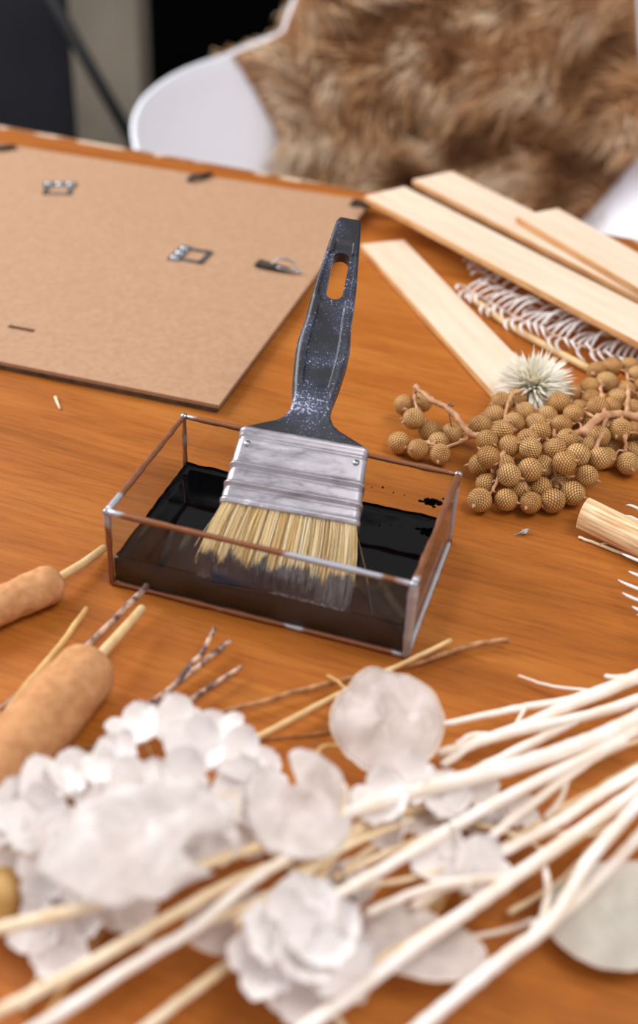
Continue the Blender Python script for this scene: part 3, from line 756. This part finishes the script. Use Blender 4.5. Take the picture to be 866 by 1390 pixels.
# ------------------------------------------------------------ star flower
def star_flower(px, py, z, rad, label):
    c0 = at(px, py, z); t = thing('star_flower', label, 'dried flower', Vector((c0.x, c0.y, 0)))
    b = MB(); axis = Vector((-.15, -.35, .9)).normalized(); X = axis.orthogonal().normalized(); Y = axis.cross(X)
    for k in range(420):
        el = random.uniform(.02, 1.25) if k % 3 else random.uniform(-.1, .4); a = random.uniform(0, 2*math.pi)
        d = (X*math.cos(a)+Y*math.sin(a))*math.cos(el)+axis*math.sin(el)
        L = rad*random.uniform(.75, 1.05)*(1-.25*el/1.3); sd = d.cross(axis)
        sd = sd.normalized() if sd.length > 1e-5 else X; wd = random.uniform(.0010, .0016)
        s0, m, e = c0+d*.003, c0+d*L*.55+axis*.002, c0+d*L+axis*random.uniform(-.003, .004)
        for pp in (s0, m, e): pp.z = max(pp.z, .001)
        nn = d.cross(sd).normalized()*.0003
        b.add([s0+sd*wd*.6, s0-sd*wd*.6, m-sd*wd, m+sd*wd, e, s0+nn, m+nn*2], [(0, 1, 2, 3), (3, 2, 4), (0, 3, 6, 5), (5, 6, 2, 1), (3, 4, 6), (6, 4, 2)], 0)
    b.build('bracts', MT['bract'], t, smooth=False)
    b = MB()
    for k in range(60):
        a = random.uniform(0, 6.28); rr = random.uniform(0, .007); p = c0+X*math.cos(a)*rr+Y*math.sin(a)*rr
        b.tube([p, p+axis*random.uniform(.008, .014)+X*random.uniform(-.001, .001)], [.0007, .0004], 5)
    b.build('flower_heart', MT['heart'], t)
    b = MB(); b.sphere(c0-axis*.002, .006, 10, 8); e0 = Vector((c0.x+.03, c0.y+.02, .003))
    b.tube(smooth_path([c0-axis*.005, c0+Vector((.012, .008, -.006)), e0]), [.002]*12+[.0015], 8) if False else b.tube([c0-axis*.005, (c0+e0)/2+Vector((0, 0, -.002)), e0], .0014, 8)
    b.build('stalk', MT['cream'], t)
star_flower(724, 527, .018, .034, 'white spiky star flower with pale yellow heart, behind the berries')

# ------------------------------------------------------------ bleached ferns
def fern(label, path, nleaf, L0, r0=.0012, seed=1, curl=1.0):
    rnd = random.Random(seed); P = px_path(path, 10); t = thing('bleached_fern', label, 'dried fern', Vector((P[len(P)//2].x, P[len(P)//2].y, 0)))
    b = MB(); b.tube(P, [r0*(1-.5*i/len(P)) for i in range(len(P))], 7); b.build('stalk', MT['fernstem'], t)
    b = MB(); n = len(P)
    for k in range(nleaf):
        f = (k+.5)/nleaf; i = min(n-2, int(f*(n-1))); p = P[i].lerp(P[i+1], f*(n-1)-i); d = (P[i+1]-P[i]).normalized()
        s = Vector((-d.y, d.x, 0))*(1 if k % 2 else -1); L = L0*(.55+.6*math.sin(math.pi*min(1, f*.9+.1)))*rnd.uniform(.8, 1.15)
        zup = rnd.uniform(.1, .8)*L*.6; pts = []
        for j in range(7):
            g_ = j/6; q_ = p+s*L*math.sin(g_*1.35)*.95+d*L*curl*(g_**2)*.55*(1)+Vector((0, 0, zup*math.sin(g_*2.4)))
            q_.z = max(q_.z, .0012); pts.append(q_)
        b.tube(pts, [.0008, .0013, .0015, .0015, .0013, .0010, .0005], 6, flat=.55)
    o = b.build('leaflets', MT['fern'], t); o['kind'] = 'stuff'
    return t
fern('bleached white curly fern lying between the lone slat and the wide slat', [(628, 388, .004), (690, 425, .005), (760, 458, .005), (830, 482, .004), (905, 500, .003)], 64, .024, seed=3)
fern('dusty mauve-white fern tip tucked under the edge of the wide slat', [(640, 352, .003), (672, 384, .004), (735, 425, .004), (800, 460, .003)], 30, .016, seed=9, curl=.6)
fern('bleached white frond reaching in at the right edge, below the bamboo husk', [(885, 700, .006), (900, 790, .008), (912, 860, .008), (922, 960, .004)], 24, .024, seed=5, curl=-.6)
def stick(name, label, cat, path, rad, mat, wob=.0, n=8, twigs=(), jit=.06, flat=1, part='stalk', tip=None):
    P = px_path(path, 8, wob); m = len(P); t = thing(name, label, cat, Vector((P[m//2].x, P[m//2].y, 0)))
    b = MB(); b.tube(P, [rad[0]+(rad[1]-rad[0])*i/(m-1) for i in range(m)], n, jitter=jit, flat=flat); b.build(part, mat, t)
    for (pth, rr) in twigs:
        Q = px_path(pth, 7, wob); b = MB(); k = len(Q); b.tube(Q, [rr[0]+(rr[1]-rr[0])*i/(k-1) for i in range(k)], n, jitter=jit); b.build('side_twig', mat, t)
    return t
stick('reed_stem', 'straight tan reed lying under the white fern, ending behind the berries', 'stem', [(640, 405, .0035), (700, 447, .0035), (803, 503, .0035)], (.0030, .0032), MT['reed'])

# bamboo husk with a slanted cut
def husk():
    A = at(792, 697, .011); B = at(915, 757, .011); d = (B-A).normalized(); n = Vector((-d.y, d.x, 0)); t = thing('bamboo_husk', 'split pale bamboo husk with slanted cut end, at the right below the berries', 'bamboo', Vector((A.x, A.y, 0))+d*.05)
    b = MB(); K = 22; L = .12; ro = .0108
    for (rr, flip) in ((ro, 0), (ro-.0012, 1)):
        vs = []
        for i in range(9):
            for k in range(K+1):
                a = R(-35+250*k/K); u = math.cos(a)*rr; z = math.sin(a)*rr
                cut = (-u*.55 + .004) if i == 0 else 0
                s = L*i/8 + (u*1.0 if i == 0 else 0)
                s = max(s, -.02)
                vs.append(A+d*(L*i/8+(-u*.15 if i == 0 else 0))+n*u+Vector((0, 0, z)))
        fs = [(i*(K+1)+k, (i+1)*(K+1)+k, (i+1)*(K+1)+k+1, i*(K+1)+k+1) for i in range(8) for k in range(K)]
        b.add(vs, fs)
    m = 9*(K+1); rim = [(k, k+1, m+k+1, m+k) for k in range(K)]
    b.f += rim; b.m += [0]*len(rim)
    for e in (0, K):
        q_ = [(i*(K+1)+e, (i+1)*(K+1)+e, m+(i+1)*(K+1)+e, m+i*(K+1)+e) for i in range(8)]; b.f += q_; b.m += [0]*len(q_)
    m_, nt, bs = new_mat('bamboo_skin'); nz = nd(nt, 'ShaderNodeTexNoise', Scale=8, Detail=5)
    ang = math.atan2(d.y, d.x)
    nt.links.new(coords(nt, (4, 60, 60)), nz.inputs['Vector'])
    nt.links.new(ramp(nt, nz.outputs[0], [(.35, lin((196, 146, 98))), (.55, lin((236, 200, 154))), (.7, lin((246, 216, 178)))]), bs.inputs['Base Color']); bs.inputs['Roughness'].default_value = .5
    bump(nt, bs, nz.outputs[0], .5, .0008)
    hw_ = b.build('husk_wall', m_, t); hw_.data.transform(Matrix.Rotation(-ang, 4, 'Z')); hw_.rotation_euler = (0, 0, ang)
    b = MB(); q = A+d*.075; 
    pts = [q+n*math.cos(R(a))*(ro+.0002)+Vector((0, 0, math.sin(R(a))*(ro+.0002))) for a in range(-35, 216, 10)]
    b.tube(pts, .0007, 6); b.build('node_ring', m_, t)
husk()
stick('forked_twig', 'thin pale forked twig lying below the bamboo husk', 'twig', [(785, 729, .0012), (815, 740, .0014), (850, 752, .0014), (900, 757, .002)], (.0010, .0014), MT['cream'], .0006, 6, [([(812, 740, .0016), (824, 737, .0025), (836, 734, .003)], (.0009, .0005)), ([(845, 752, .0014), (866, 748, .002), (885, 742, .003)], (.0010, .0006))])
# flake and splinter
b = MB(); c0 = at(711, 723, .0012); b.add([c0+Vector((-.004, -.0012, 0)), c0+Vector((.0012, -.0014, .0006)), c0+Vector((.0042, .0028, .0022)), c0+Vector((-.0006, .0016, .0012)), c0+Vector((-.004, -.0012, -.0006)), c0+Vector((.0012, -.0014, 0)), c0+Vector((.0042, .0028, .0014)), c0+Vector((-.0006, .0016, .0004))], [(0, 1, 2, 3), (7, 6, 5, 4), (0, 4, 5, 1), (1, 5, 6, 2), (2, 6, 7, 3), (3, 7, 4, 0)])
b.tube([c0+Vector((-.0065, -.003, 0)), c0+Vector((0, 0, .0006))], [.0003, .0006], 5)
tag(b.build('bark_flake', MT['flake'], loc=Vector((c0.x, c0.y, 0)), smooth=False), 'tiny grey bark flake on bare wood below the berries', 'bark flake')
b = MB(); b.tube([at(75, 539, .0008), at(81, 555, .0008)], [.0011, .0007], 6, jitter=.2)
tag(b.build('wood_splinter', MT['cream'], loc=at(78, 547, 0)), 'tiny pale wood splinter on the table, below the large board', 'splinter')

# ------------------------------------------------------------ cattails
def cattail(label, head, stem, rh, rs, seed, stub=None):
    A = Vector(at(*head[0])); B = Vector(at(*head[1])); t = thing('cattail', label, 'cattail', Vector(((A.x+B.x)/2, (A.y+B.y)/2, 0)))
    b = MB(); K, n = 60, 28; vs = []; d = (B-A).normalized(); u = d.cross(gz).normalized(); v = u.cross(d)
    for i in range(K+1):
        f = i/K; e = min(f, 1-f)*(B-A).length
        r_ = rh*(1 if e > rh*.9 else max(.18, math.sqrt(max(0, 1-((rh*.9-e)/(rh*.9))**2))))*(1+.05*math.sin(f*5+seed))
        for k in range(n):
            a = 2*math.pi*k/n; p = A.lerp(B, f)
            rr = r_*(1+.05*noise.noise(Vector((f*9, math.cos(a)*1.5, math.sin(a)*1.5+seed)))+.03*noise.noise(Vector((f*70, math.cos(a)*8, math.sin(a)*8+seed))))
            vs.append(p+u*math.cos(a)*rr+v*math.sin(a)*rr)
    fs = [(i*n+k, i*n+(k+1) % n, (i+1)*n+(k+1) % n, (i+1)*n+k) for i in range(K) for k in range(n)]+[tuple(range(n)), tuple(K*n+k for k in range(n))]
    b.add(vs, fs); b.build('seed_head', MT['cattail'], t)
    C = Vector(at(*stem)); b = MB(); b.tube([B-d*.01, B.lerp(C, .5), C], [rs*1.1, rs, rs*.95], 12); b.build('stalk', MT['reed'], t)
cattail('brown cattail at the left edge, its stalk ending at the glass box', [(-90, 860, .0120), (84, 786, .0120)], (141, 744, .0050), .0115, .0026, 2)
cattail('large brown cattail in the left foreground with a short cut stalk', [(-90, 1145, .0175), (134, 892, .0175)], (193, 826, .0140), .0165, .0027, 5)

# ------------------------------------------------------------ twigs in the left and middle
T = stick
T('straw_twig', 'yellow straw twig at the left edge, with a blunt pale tip, above the large cattail', 'twig', [(-60, 1050, .004), (0, 979, .006), (35, 932, .008), (75, 885, .009), (118, 826, .010)], (.0022, .0017), MT['straw'], .0004)
T('grey_twig', 'mottled grey twig crossing the yellow straw, its tip close to the glass box', 'twig', [(0, 962, .001), (39, 932, .003), (79, 906, .005), (126, 869, .008), (200, 795, .014)], (.0012, .0018), MT['twig'], .0004)
T('mottled_twig', 'speckled pink-brown twig rising from the white petals, tallest of the three', 'twig', [(180, 1000, .004), (204, 971, .006), (251, 912, .009), (275, 885, .011), (291, 853, .013)], (.0018, .0013), MT['twig'], .0005)
T('mottled_twig', 'dark mottled twig passing behind the tallest one, tip blackened by stain', 'twig', [(110, 1026, .002), (145, 1000, .003), (188, 965, .003), (228, 937, .004), (262, 910, .005), (312, 870, .007)], (.0012, .0016), MT['twig'], .0006)
T('mottled_twig', 'grey-brown twig above the white petals, lowest and rightmost of the three', 'twig', [(200, 1000, .003), (239, 965, .005), (275, 939, .006), (328, 905, .006)], (.0016, .0012), MT['twig'], .0005)
T('long_stalk', 'long thin golden-brown stalk whose dark tip lies right of the glass box', 'stem', [(240, 986, .006), (268, 976, .006), (407, 938, .005), (479, 920, .005), (560, 901, .004), (615, 884, .003), (653, 873, .004), (690, 869, .006)], (.0013, .0017), MT['browntwig'], .0008)
T('pale_stalk', 'pale yellow stalk with flat whitish tip touching the box corner', 'stem', [(300, 1024, .008), (318, 1016, .008), (386, 982, .007), (468, 938, .006), (540, 904, .008), (613, 869, .012)], (.0019, .0013), MT['reed'], .0005)
T('thin_tendril', 'very thin brown tendril lying flat left of the round papery pod', 'twig', [(250, 1012, .001), (311, 1008, .001), (393, 1000, .001), (447, 993, .001), (480, 980, .001)], (.0006, .0006), MT['browntwig'], .0006, 6)
T('bleached_stalk', 'pale stalk along the lower side of the large cattail', 'stem', [(-40, 1094, .010), (0, 1079, .010), (45, 1061, .010), (121, 1026, .010), (173, 999, .010), (215, 978, .008)], (.0022, .0018), MT['cream'], .0004)

# ------------------------------------------------------------ bleached branches, right foreground
W_, C_ = MT['white'], MT['cream']
T('bleached_branch', 'uppermost white branch at the right edge, forking left towards the round pod', 'branch',
  [(600, 984, .012), (706, 961, .014), (781, 948, .016), (866, 916, .018), (930, 890, .018)], (.0016, .0030), W_, .0005, 8,
  [([(596, 1024, .010), (690, 993, .013), (781, 955, .017), (870, 918, .020)], (.0026, .0034)),
   ([(704, 917, .004), (743, 930, .006), (803, 937, .012), (830, 931, .016)], (.0006, .0010)),
   ([(822, 918, .012), (836, 920, .015), (866, 918, .018)], (.0012, .0020)),
   ([(716, 958, .014), (704, 976, .014), (700, 985, .012)], (.0009, .0008))])
T('bleached_branch', 'white branch below the uppermost one, splitting in two at its left end', 'branch',
  [(600, 1040, .012), (640, 1012, .014), (698, 994, .016), (803, 970, .018), (870, 948, .020), (930, 920, .020)], (.0022, .0032), W_, .0005, 8,
  [([(610, 1066, .010), (680, 1030, .012), (750, 994, .014), (790, 973, .018)], (.0028, .0026)),
   ([(620, 1010, .012), (635, 1000, .014), (650, 997, .012), (690, 1000, .014)], (.0012, .0014))])
T('bleached_branch', 'thickest white branch, sweeping from the right edge down to the big pod', 'branch',
  [(436, 1116, .034), (540, 1081, .034), (675, 1046, .034), (766, 1019, .034), (826, 996, .034), (900, 962, .034)], (.0028, .0050), W_, .0004, 10,
  [([(400, 1250, .034), (422, 1236, .034), (540, 1168, .034), (690, 1080, .033), (811, 1021, .033), (866, 990, .034)], (.0020, .0028)),
   ([(656, 1146, .020), (720, 1092, .026), (811, 1024, .032), (850, 1003, .034)], (.0020, .0026)),
   ([(740, 1110, .018), (760, 1086, .022), (770, 1060, .028), (780, 1046, .030)], (.0012, .0014))])
T('bleached_branch', 'long white branch running diagonally from the right edge to the bottom', 'branch',
  [(330, 1460, .026), (440, 1378, .028), (560, 1288, .030), (657, 1221, .030), (751, 1153, .030), (852, 1082, .030), (930, 1025, .030)], (.0028, .0028), W_, .0004, 9,
  [([(497, 1240, .026), (560, 1213, .028), (615, 1198, .028), (690, 1190, .029)], (.0018, .0020)),
   ([(560, 1232, .020), (600, 1206, .024), (640, 1198, .028)], (.0020, .0022)),
   ([(660, 1168, .020), (720, 1137, .022), (766, 1111, .024), (811, 1081, .026), (880, 1040, .028)], (.0024, .0028))])
T('bleached_branch', 'white forked branch at lower right, crossing the grey-white pod', 'branch',
  [(480, 1470, .020), (590, 1378, .024), (683, 1302, .028), (743, 1257, .030), (775, 1210, .032), (803, 1164, .034), (866, 1092, .036), (920, 1035, .036)], (.0029, .0027), W_, .0004, 9,
  [([(735, 1266, .028), (755, 1248, .028), (818, 1189, .028), (870, 1133, .028), (930, 1070, .026)], (.0027, .0026)),
   ([(732, 1152, .018), (743, 1193, .020), (740, 1238, .024), (722, 1268, .026)], (.0012, .0018)),
   ([(600, 1276, .006), (638, 1272, .008), (690, 1262, .012), (724, 1250, .022)], (.0010, .0012))])
T('cream_stalk', 'cream stalk in the middle foreground, running under the big torn pod', 'stem',
  [(320, 1256, .030), (347, 1236, .030), (422, 1174, .028), (465, 1142, .026), (530, 1106, .024), (600, 1085, .020)], (.0030, .0034), C_, .0004, 8,
  [([(400, 1226, .022), (443, 1177, .026), (462, 1150, .026)], (.0016, .0020))])
T('cream_stalk', 'thin cream stalk right of the middle one, reaching over dark wood', 'stem',
  [(400, 1222, .012), (454, 1188, .014), (522, 1142, .016), (600, 1100, .012)], (.0019, .0017), C_, .0004)
T('cream_stalk', 'cream stalk at bottom left, crossing below the white petals', 'stem',
  [(-40, 1268, .040), (0, 1260, .040), (87, 1239, .040), (156, 1220, .040), (242, 1186, .038), (343, 1152, .034), (430, 1125, .026)], (.0028, .0022), C_, .0004)
T('cream_stalk', 'slender cream stalk slanting up from the bottom edge, left of the white one', 'stem',
  [(-60, 1400, .034), (40, 1352, .034), (132, 1302, .034), (194, 1265, .034), (300, 1206, .034), (350, 1184, .032), (400, 1168, .028)], (.0024, .0026), C_, .0004)
T('bleached_stalk', 'white blurred stalk slanting up from the bottom edge, beside the slender one', 'stem',
  [(-40, 1450, .026), (90, 1370, .030), (194, 1302, .032), (263, 1261, .036), (300, 1230, .038), (350, 1190, .038), (420, 1150, .032)], (.0028, .0022), W_, .0004)
T('cream_stalk', 'short cream stalk at the bottom edge beneath the white petal', 'stem',
  [(140, 1440, .020), (240, 1362, .020), (329, 1297, .020), (375, 1270, .020), (410, 1250, .018)], (.0024, .0022), C_, .0004)
T('straw_stalk', 'fine yellow stalk among the petals at bottom left', 'stem',
  [(40, 1420, .008), (100, 1320, .010), (140, 1262, .012), (160, 1226, .014)], (.0014, .0012), MT['straw'], .0004)
for lab, pth in (('fine straw stalk hanging below the paired petals, left one', [(560, 1268, .004), (590, 1240, .008), (612, 1205, .014)]),
                 ('fine straw stalk hanging below the paired petals, right one', [(612, 1262, .004), (628, 1230, .010), (630, 1200, .016)])):
    T('straw_stalk', lab, 'stem', pth, (.0011, .0012), MT['straw'], .0003)
T('cream_stalk', 'cream stalk crossing beneath the diagonal branch near the right', 'stem',
  [(560, 1245, .010), (640, 1180, .012), (700, 1140, .013), (770, 1095, .014), (866, 1050, .012)], (.0022, .0024), C_, .0004, 8,
  [([(640, 1120, .010), (690, 1130, .012), (720, 1136, .013)], (.0010, .0014))])
T('cream_stalk', 'slender cream stalk entering at the right edge above the grey-white pod', 'stem',
  [(760, 1115, .020), (785, 1092, .022), (841, 1054, .024), (930, 1010, .024)], (.0016, .0022), C_, .0004)
T('straw_stalk', 'curled straw tendril at the base of the round papery pod', 'twig',
  [(425, 1045, .014), (432, 1020, .018), (445, 1012, .018), (478, 1015, .014)], (.0010, .0009), MT['straw'], .0003)
T('straw_stalk', 'tiny straw hook on top of the pale yellow stalk', 'twig', [(444, 917, .010), (458, 925, .010), (470, 936, .011)], (.0010, .0009), MT['straw'], .0003)

for lab, pth, rr in (
    ('slim white stalk between the thickest branch and the paired florets', [(452, 1192, .022), (520, 1160, .024), (620, 1118, .024), (740, 1062, .024), (880, 1000, .022)], .0017),
    ('slim white stalk running just under the long diagonal branch', [(470, 1330, .016), (590, 1258, .018), (700, 1196, .020), (800, 1128, .020), (900, 1062, .018)], .0019),
    ('slim white stalk above the oval bottom pod, bending down at its left end', [(430, 1216, .018), (470, 1206, .022), (560, 1192, .022), (660, 1160, .018), (750, 1104, .014)], .0015),
    ('slim white stalk from the torn pod towards the lower left', [(200, 1290, .026), (300, 1246, .030), (400, 1196, .034), (470, 1150, .034), (560, 1112, .030)], .0019),
    ('slim white stalk low over dark wood at the right edge', [(690, 1240, .006), (760, 1196, .008), (820, 1130, .010), (900, 1060, .010)], .0014),
    ('thin cream filament looping above the paired florets', [(600, 1130, .012), (640, 1118, .020), (672, 1125, .022), (735, 1152, .020), (733, 1180, .018)], .0009),
    ('thin cream filament crossing under the thickest branch', [(470, 1130, .010), (520, 1100, .016), (600, 1112, .018), (660, 1096, .014)], .0010),
    ('thin cream filament curving beside the notch of the torn pod', [(430, 1030, .020), (455, 1045, .034), (470, 1075, .040), (462, 1110, .036)], .0008),
    ('thin cream filament among the petals left of the torn pod', [(290, 1092, .048), (310, 1076, .052), (325, 1090, .052), (316, 1112, .048)], .0007),
    ('thin cream filament between the two lowest white branches', [(700, 1150, .014), (760, 1130, .020), (800, 1134, .022), (830, 1118, .022)], .0009)):
    T('cream_filament', lab, 'twig', pth, (rr, rr*.6), C_, .0004, 6)

# ------------------------------------------------------------ papery pods
def pod(label, px, py, z, rx, ry, rot, tilt, mat, seed, stalk=None, notch=False, rag=.03):
    """rx, ry in metres"""
    c0 = at(px, py, z); t = thing('papery_seed_pod', label, 'seed pod', Vector((c0.x, c0.y, 0)))
    Q = Matrix.Rotation(rot, 3, 'Z')@Matrix.Rotation(tilt[0], 3, 'X')@Matrix.Rotation(tilt[1], 3, 'Y')
    def pt(a, q):
        k = 1+.05*math.cos(2*a)+.12*noise.noise(Vector((math.cos(a)*1.3, math.sin(a)*1.3, seed)))+rag*noise.noise(Vector((math.cos(a)*5, math.sin(a)*5, seed)))
        x, y = math.cos(a)*rx*q*k, math.sin(a)*ry*q*k
        h = .0050*noise.noise(Vector((x*50, y*50, seed)))+.0022*abs(noise.noise(Vector((x*110, y*60, seed*2))))+.0010*noise.noise(Vector((x*260, y*200, seed)))+.002*q*q*math.cos(2*a+seed)
        p = c0+Q@Vector((x, y, h)); p.z = max(p.z, .0012); return p
    b = MB(); K, n = 12, 48; vs = [pt(0, 0)]
    for j in range(1, K+1): vs += [pt(2*math.pi*i/n, j/K) for i in range(n)]
    fs = [(0, 1+i, 1+(i+1) % n) for i in range(n)]
    fs += [(1+(j-1)*n+i, 1+j*n+i, 1+j*n+(i+1) % n, 1+(j-1)*n+(i+1) % n) for j in range(1, K) for i in range(n)]
    if notch:
        def keep(f):
            cc = Q.transposed()@(sum((vs[i] for i in f), Vector())/len(f)-c0); a = math.degrees(math.atan2(cc.y, cc.x))
            return not (notch[0] < a < notch[1] and cc.length > notch[2])
        fs = [f for f in fs if keep(f)]
    b.add(vs, fs); o = b.build('membrane', mat, t, fixn=False)
    md = o.modifiers.new('thick', 'SOLIDIFY'); md.thickness = .0003
    if not notch:
        b = MB(); rp = [pt(2*math.pi*i/n, 1.0) for i in range(n+1)]; b.tube(rp, .0005, 5); b.build('rim', MT['podrim'], t)
    if stalk:
        b = MB(); b.tube(px_path(stalk, 5), .0009, 6); b.build('stalk', MT['podrim'], t)
PD = MT['pod']
pod('round translucent papery pod with wrinkles, in front of the glass box', 525, 977, .026, .0262, .0285, R(-10), (R(24), R(4)), PD, 1.3, [(468, 936, .012), (480, 945, .016), (492, 955, .020)])
pod('torn translucent pod with a notch, left of the round one', 408, 1092, .040, .0235, .0275, R(10), (R(12), R(5)), PD, 3.1, None, (96, 118, .009), .10)
pod('big crumpled translucent pod over the left petals', 195, 1140, .056, .0370, .0270, R(14), (R(10), R(-5)), PD, 5.7, None, (-38, -8, .018), .16)
pod('translucent pod under the thickest branch, right of the torn one', 570, 1092, .018, .0260, .0190, R(10), (R(-5), R(6)), PD, 7.9)
pod('pale oval pod under the stalks at the bottom middle', 566, 1282, .014, .0270, .0170, R(-8), (R(4), R(2)), PD, 9.4)
pod('large grey-white opaque pod at the bottom right corner', 835, 1240, .012, .0300, .0270, R(20), (R(3), R(-2)), MT['greypod'], 11.2)
pod('pod half hidden by stalks at bottom centre left', 330, 1250, .018, .0240, .0160, R(15), (R(-4), R(3)), PD, 13.5)
pod('pale pod edge beneath the long diagonal branch, right of the thickest one', 655, 1100, .008, .0180, .0120, R(25), (R(2), R(3)), PD, 15.2)

# ------------------------------------------------------------ hydrangea heads
def petal_mesh(seed):
    rnd = random.Random(seed); b = MB()
    for k in range(4):
        a0 = k*math.pi/2+rnd.uniform(-.15, .15); L = rnd.uniform(.0125, .0150); wd = rnd.uniform(.0074, .0086); lift = rnd.uniform(.15, 1.0)
        d = Vector((math.cos(a0), math.sin(a0), 0)); s = Vector((-d.y, d.x, 0)); K, n = 6, 6; vs = []
        for i in range(K+1):
            f = i/K; w_ = wd*(.22+.78*min(1, f*1.9)**.7)*(math.sqrt(max(0, 1-((f-.5)/.5)**2)) if f > .5 else 1) if i < K else wd*.12
            for j in range(n+1):
                g_ = -1+2*j/n
                z = L*lift*f*f*.8+.0022*g_*g_*f+.0006*noise.noise(Vector((f*4, g_*2, seed+k)))
                vs.append(d*L*(f-.06*g_*g_*f)+s*g_*w_+Vector((0, 0, z+.0004*k)))
        fs = [(i*(n+1)+j, (i+1)*(n+1)+j, (i+1)*(n+1)+j+1, i*(n+1)+j+1) for i in range(K) for j in range(n)]
        b.add(vs, fs)
    b.sphere((0, 0, .001), .0012, 8, 6, 1)
    o = b.build('floret', [MT['petal'], MT['petal']], fixn=False); me = o.data; bpy.data.objects.remove(o); return me
FM = [petal_mesh(i) for i in range(5)]
def head(label, centre, spots, seed, stem):
    rnd = random.Random(seed); c0 = at(*centre); t = thing('hydrangea_head', label, 'dried flower', Vector((c0.x, c0.y, 0)))
    b = MB(); b.tube(px_path(stem, 5), .0019, 8); b.build('stalk', C_, t)
    core = Vector((c0.x, c0.y, .012))
    for (px, py, z, sc) in (spots if len(spots) < 12 else [q_ for i_, q_ in enumerate(spots) if i_ % 4 != 3]):
        p = at(px, py, z); o = bpy.data.objects.new('floret', rnd.choice(FM)); COL.objects.link(o); o.parent = t; o.location = p-t.location
        out = (p-core); out.z = abs(out.z)+.012; n_ = (out.normalized()+Vector((0, -.35, .65))+Vector([rnd.uniform(-.35, .35) for _ in range(3)])).normalized()
        q_ = n_.to_track_quat('Z', 'Y'); e = (q_.to_matrix()@Matrix.Rotation(rnd.uniform(0, 6.28), 3, 'Z')).to_euler(); o.rotation_euler = e; o.scale = (sc*1.16,)*3
        b = MB(); b.tube(smooth_path([core, (core+p)/2+Vector((0, 0, -.002)), p-n_*.0005], 3), .0005, 5); b.build('pedicel', MT['cream'], t)
    return t
h1s = [(190, 995, .034, .9), (245, 990, .034, .9), (165, 1040, .036, 1), (215, 1030, .044, 1), (262, 1020, .040, 1), (290, 1000, .032, .9), (315, 1040, .034, 1), (285, 1055, .042, 1), (240, 1070, .048, 1), (190, 1075, .046, 1),
       (330, 1075, .034, 1), (300, 1095, .042, 1), (140, 1065, .034, .9), (250, 1110, .046, 1), (345, 1050, .026, .9), (205, 1110, .044, 1), (320, 1120, .032, 1), (275, 1140, .036, 1), (230, 1145, .036, 1), (360, 1100, .024, .8)]
head('full white bleached hydrangea head below the three mottled twigs', (245, 1070, .02), h1s, 3, [(250, 1080, .010), (330, 1130, .004), (420, 1200, .003)])
h2s = [(100, 1060, .030, .9), (70, 1080, .034, 1), (30, 1100, .030, .9), (115, 1095, .034, 1), (55, 1115, .036, 1), (5, 1130, .028, .9), (90, 1140, .034, .9), (30, 1150, .028, .9), (62, 1185, .026, .8), (20, 1180, .022, .8), (145, 1105, .034, .9), (-20, 1100, .026, 1), (-30, 1150, .024, 1)]
head('smaller white hydrangea cluster at the left edge under the large cattail', (50, 1120, .02), h2s, 8, [(50, 1130, .010), (-20, 1210, .004), (-60, 1290, .003)])
h3s = [(75, 1230, .018, .8), (120, 1210, .022, .8), (60, 1260, .016, .8), (110, 1250, .018, .7), (180, 1250, .020, .7), (80, 1290, .014, .8), (150, 1232, .020, .7)]
head('sparse white florets under the cream stalk at bottom left', (105, 1250, .01), h3s, 12, [(105, 1250, .008), (60, 1320, .003), (30, 1370, .003)])
h4s = [(410, 1240, .034, 1), (380, 1265, .034, 1), (440, 1270, .036, 1), (415, 1290, .034, 1), (365, 1300, .028, 1), (455, 1310, .028, 1), (462, 1225, .016, .7), (480, 1200, .014, .7), (455, 1205, .016, .7), (400, 1330, .022, 1)]
head('bright white hydrangea cluster at the bottom centre', (415, 1270, .02), h4s, 21, [(415, 1275, .010), (440, 1350, .004), (480, 1420, .003)])
h5s = [(600, 1162, .022, .9), (645, 1176, .024, .95)]
head('small pair of white florets on a thin stem in the lower middle', (625, 1172, .01), h5s, 33, [(625, 1176, .010), (640, 1150, .008), (670, 1130, .004)])
h6s = [(520, 1090, .030, .9), (560, 1062, .026, .8), (600, 1085, .026, .8), (640, 1075, .022, .7), (530, 1120, .024, .8), (700, 1098, .016, .6)]
head('loose white florets tangled around the thickest branch', (580, 1085, .01), h6s, 41, [(580, 1090, .008), (640, 1110, .004), (700, 1120, .003)])
# two creamy lumps at the left edge
b = MB(); c0 = at(2, 1212, .0125); b.sphere(c0, .0125, 20, 14, sc=(1.0, 1.15, 1)); b.tube([c0+Vector((-.012, -.004, 0)), c0+Vector((-.05, -.02, -.008))], .002, 8, 1)
tag(b.build('dried_seed_head', [MT['straw'], MT['straw']], loc=Vector((c0.x, c0.y, 0))), 'round straw-yellow seed head cut by the left edge near the bottom', 'seed head')
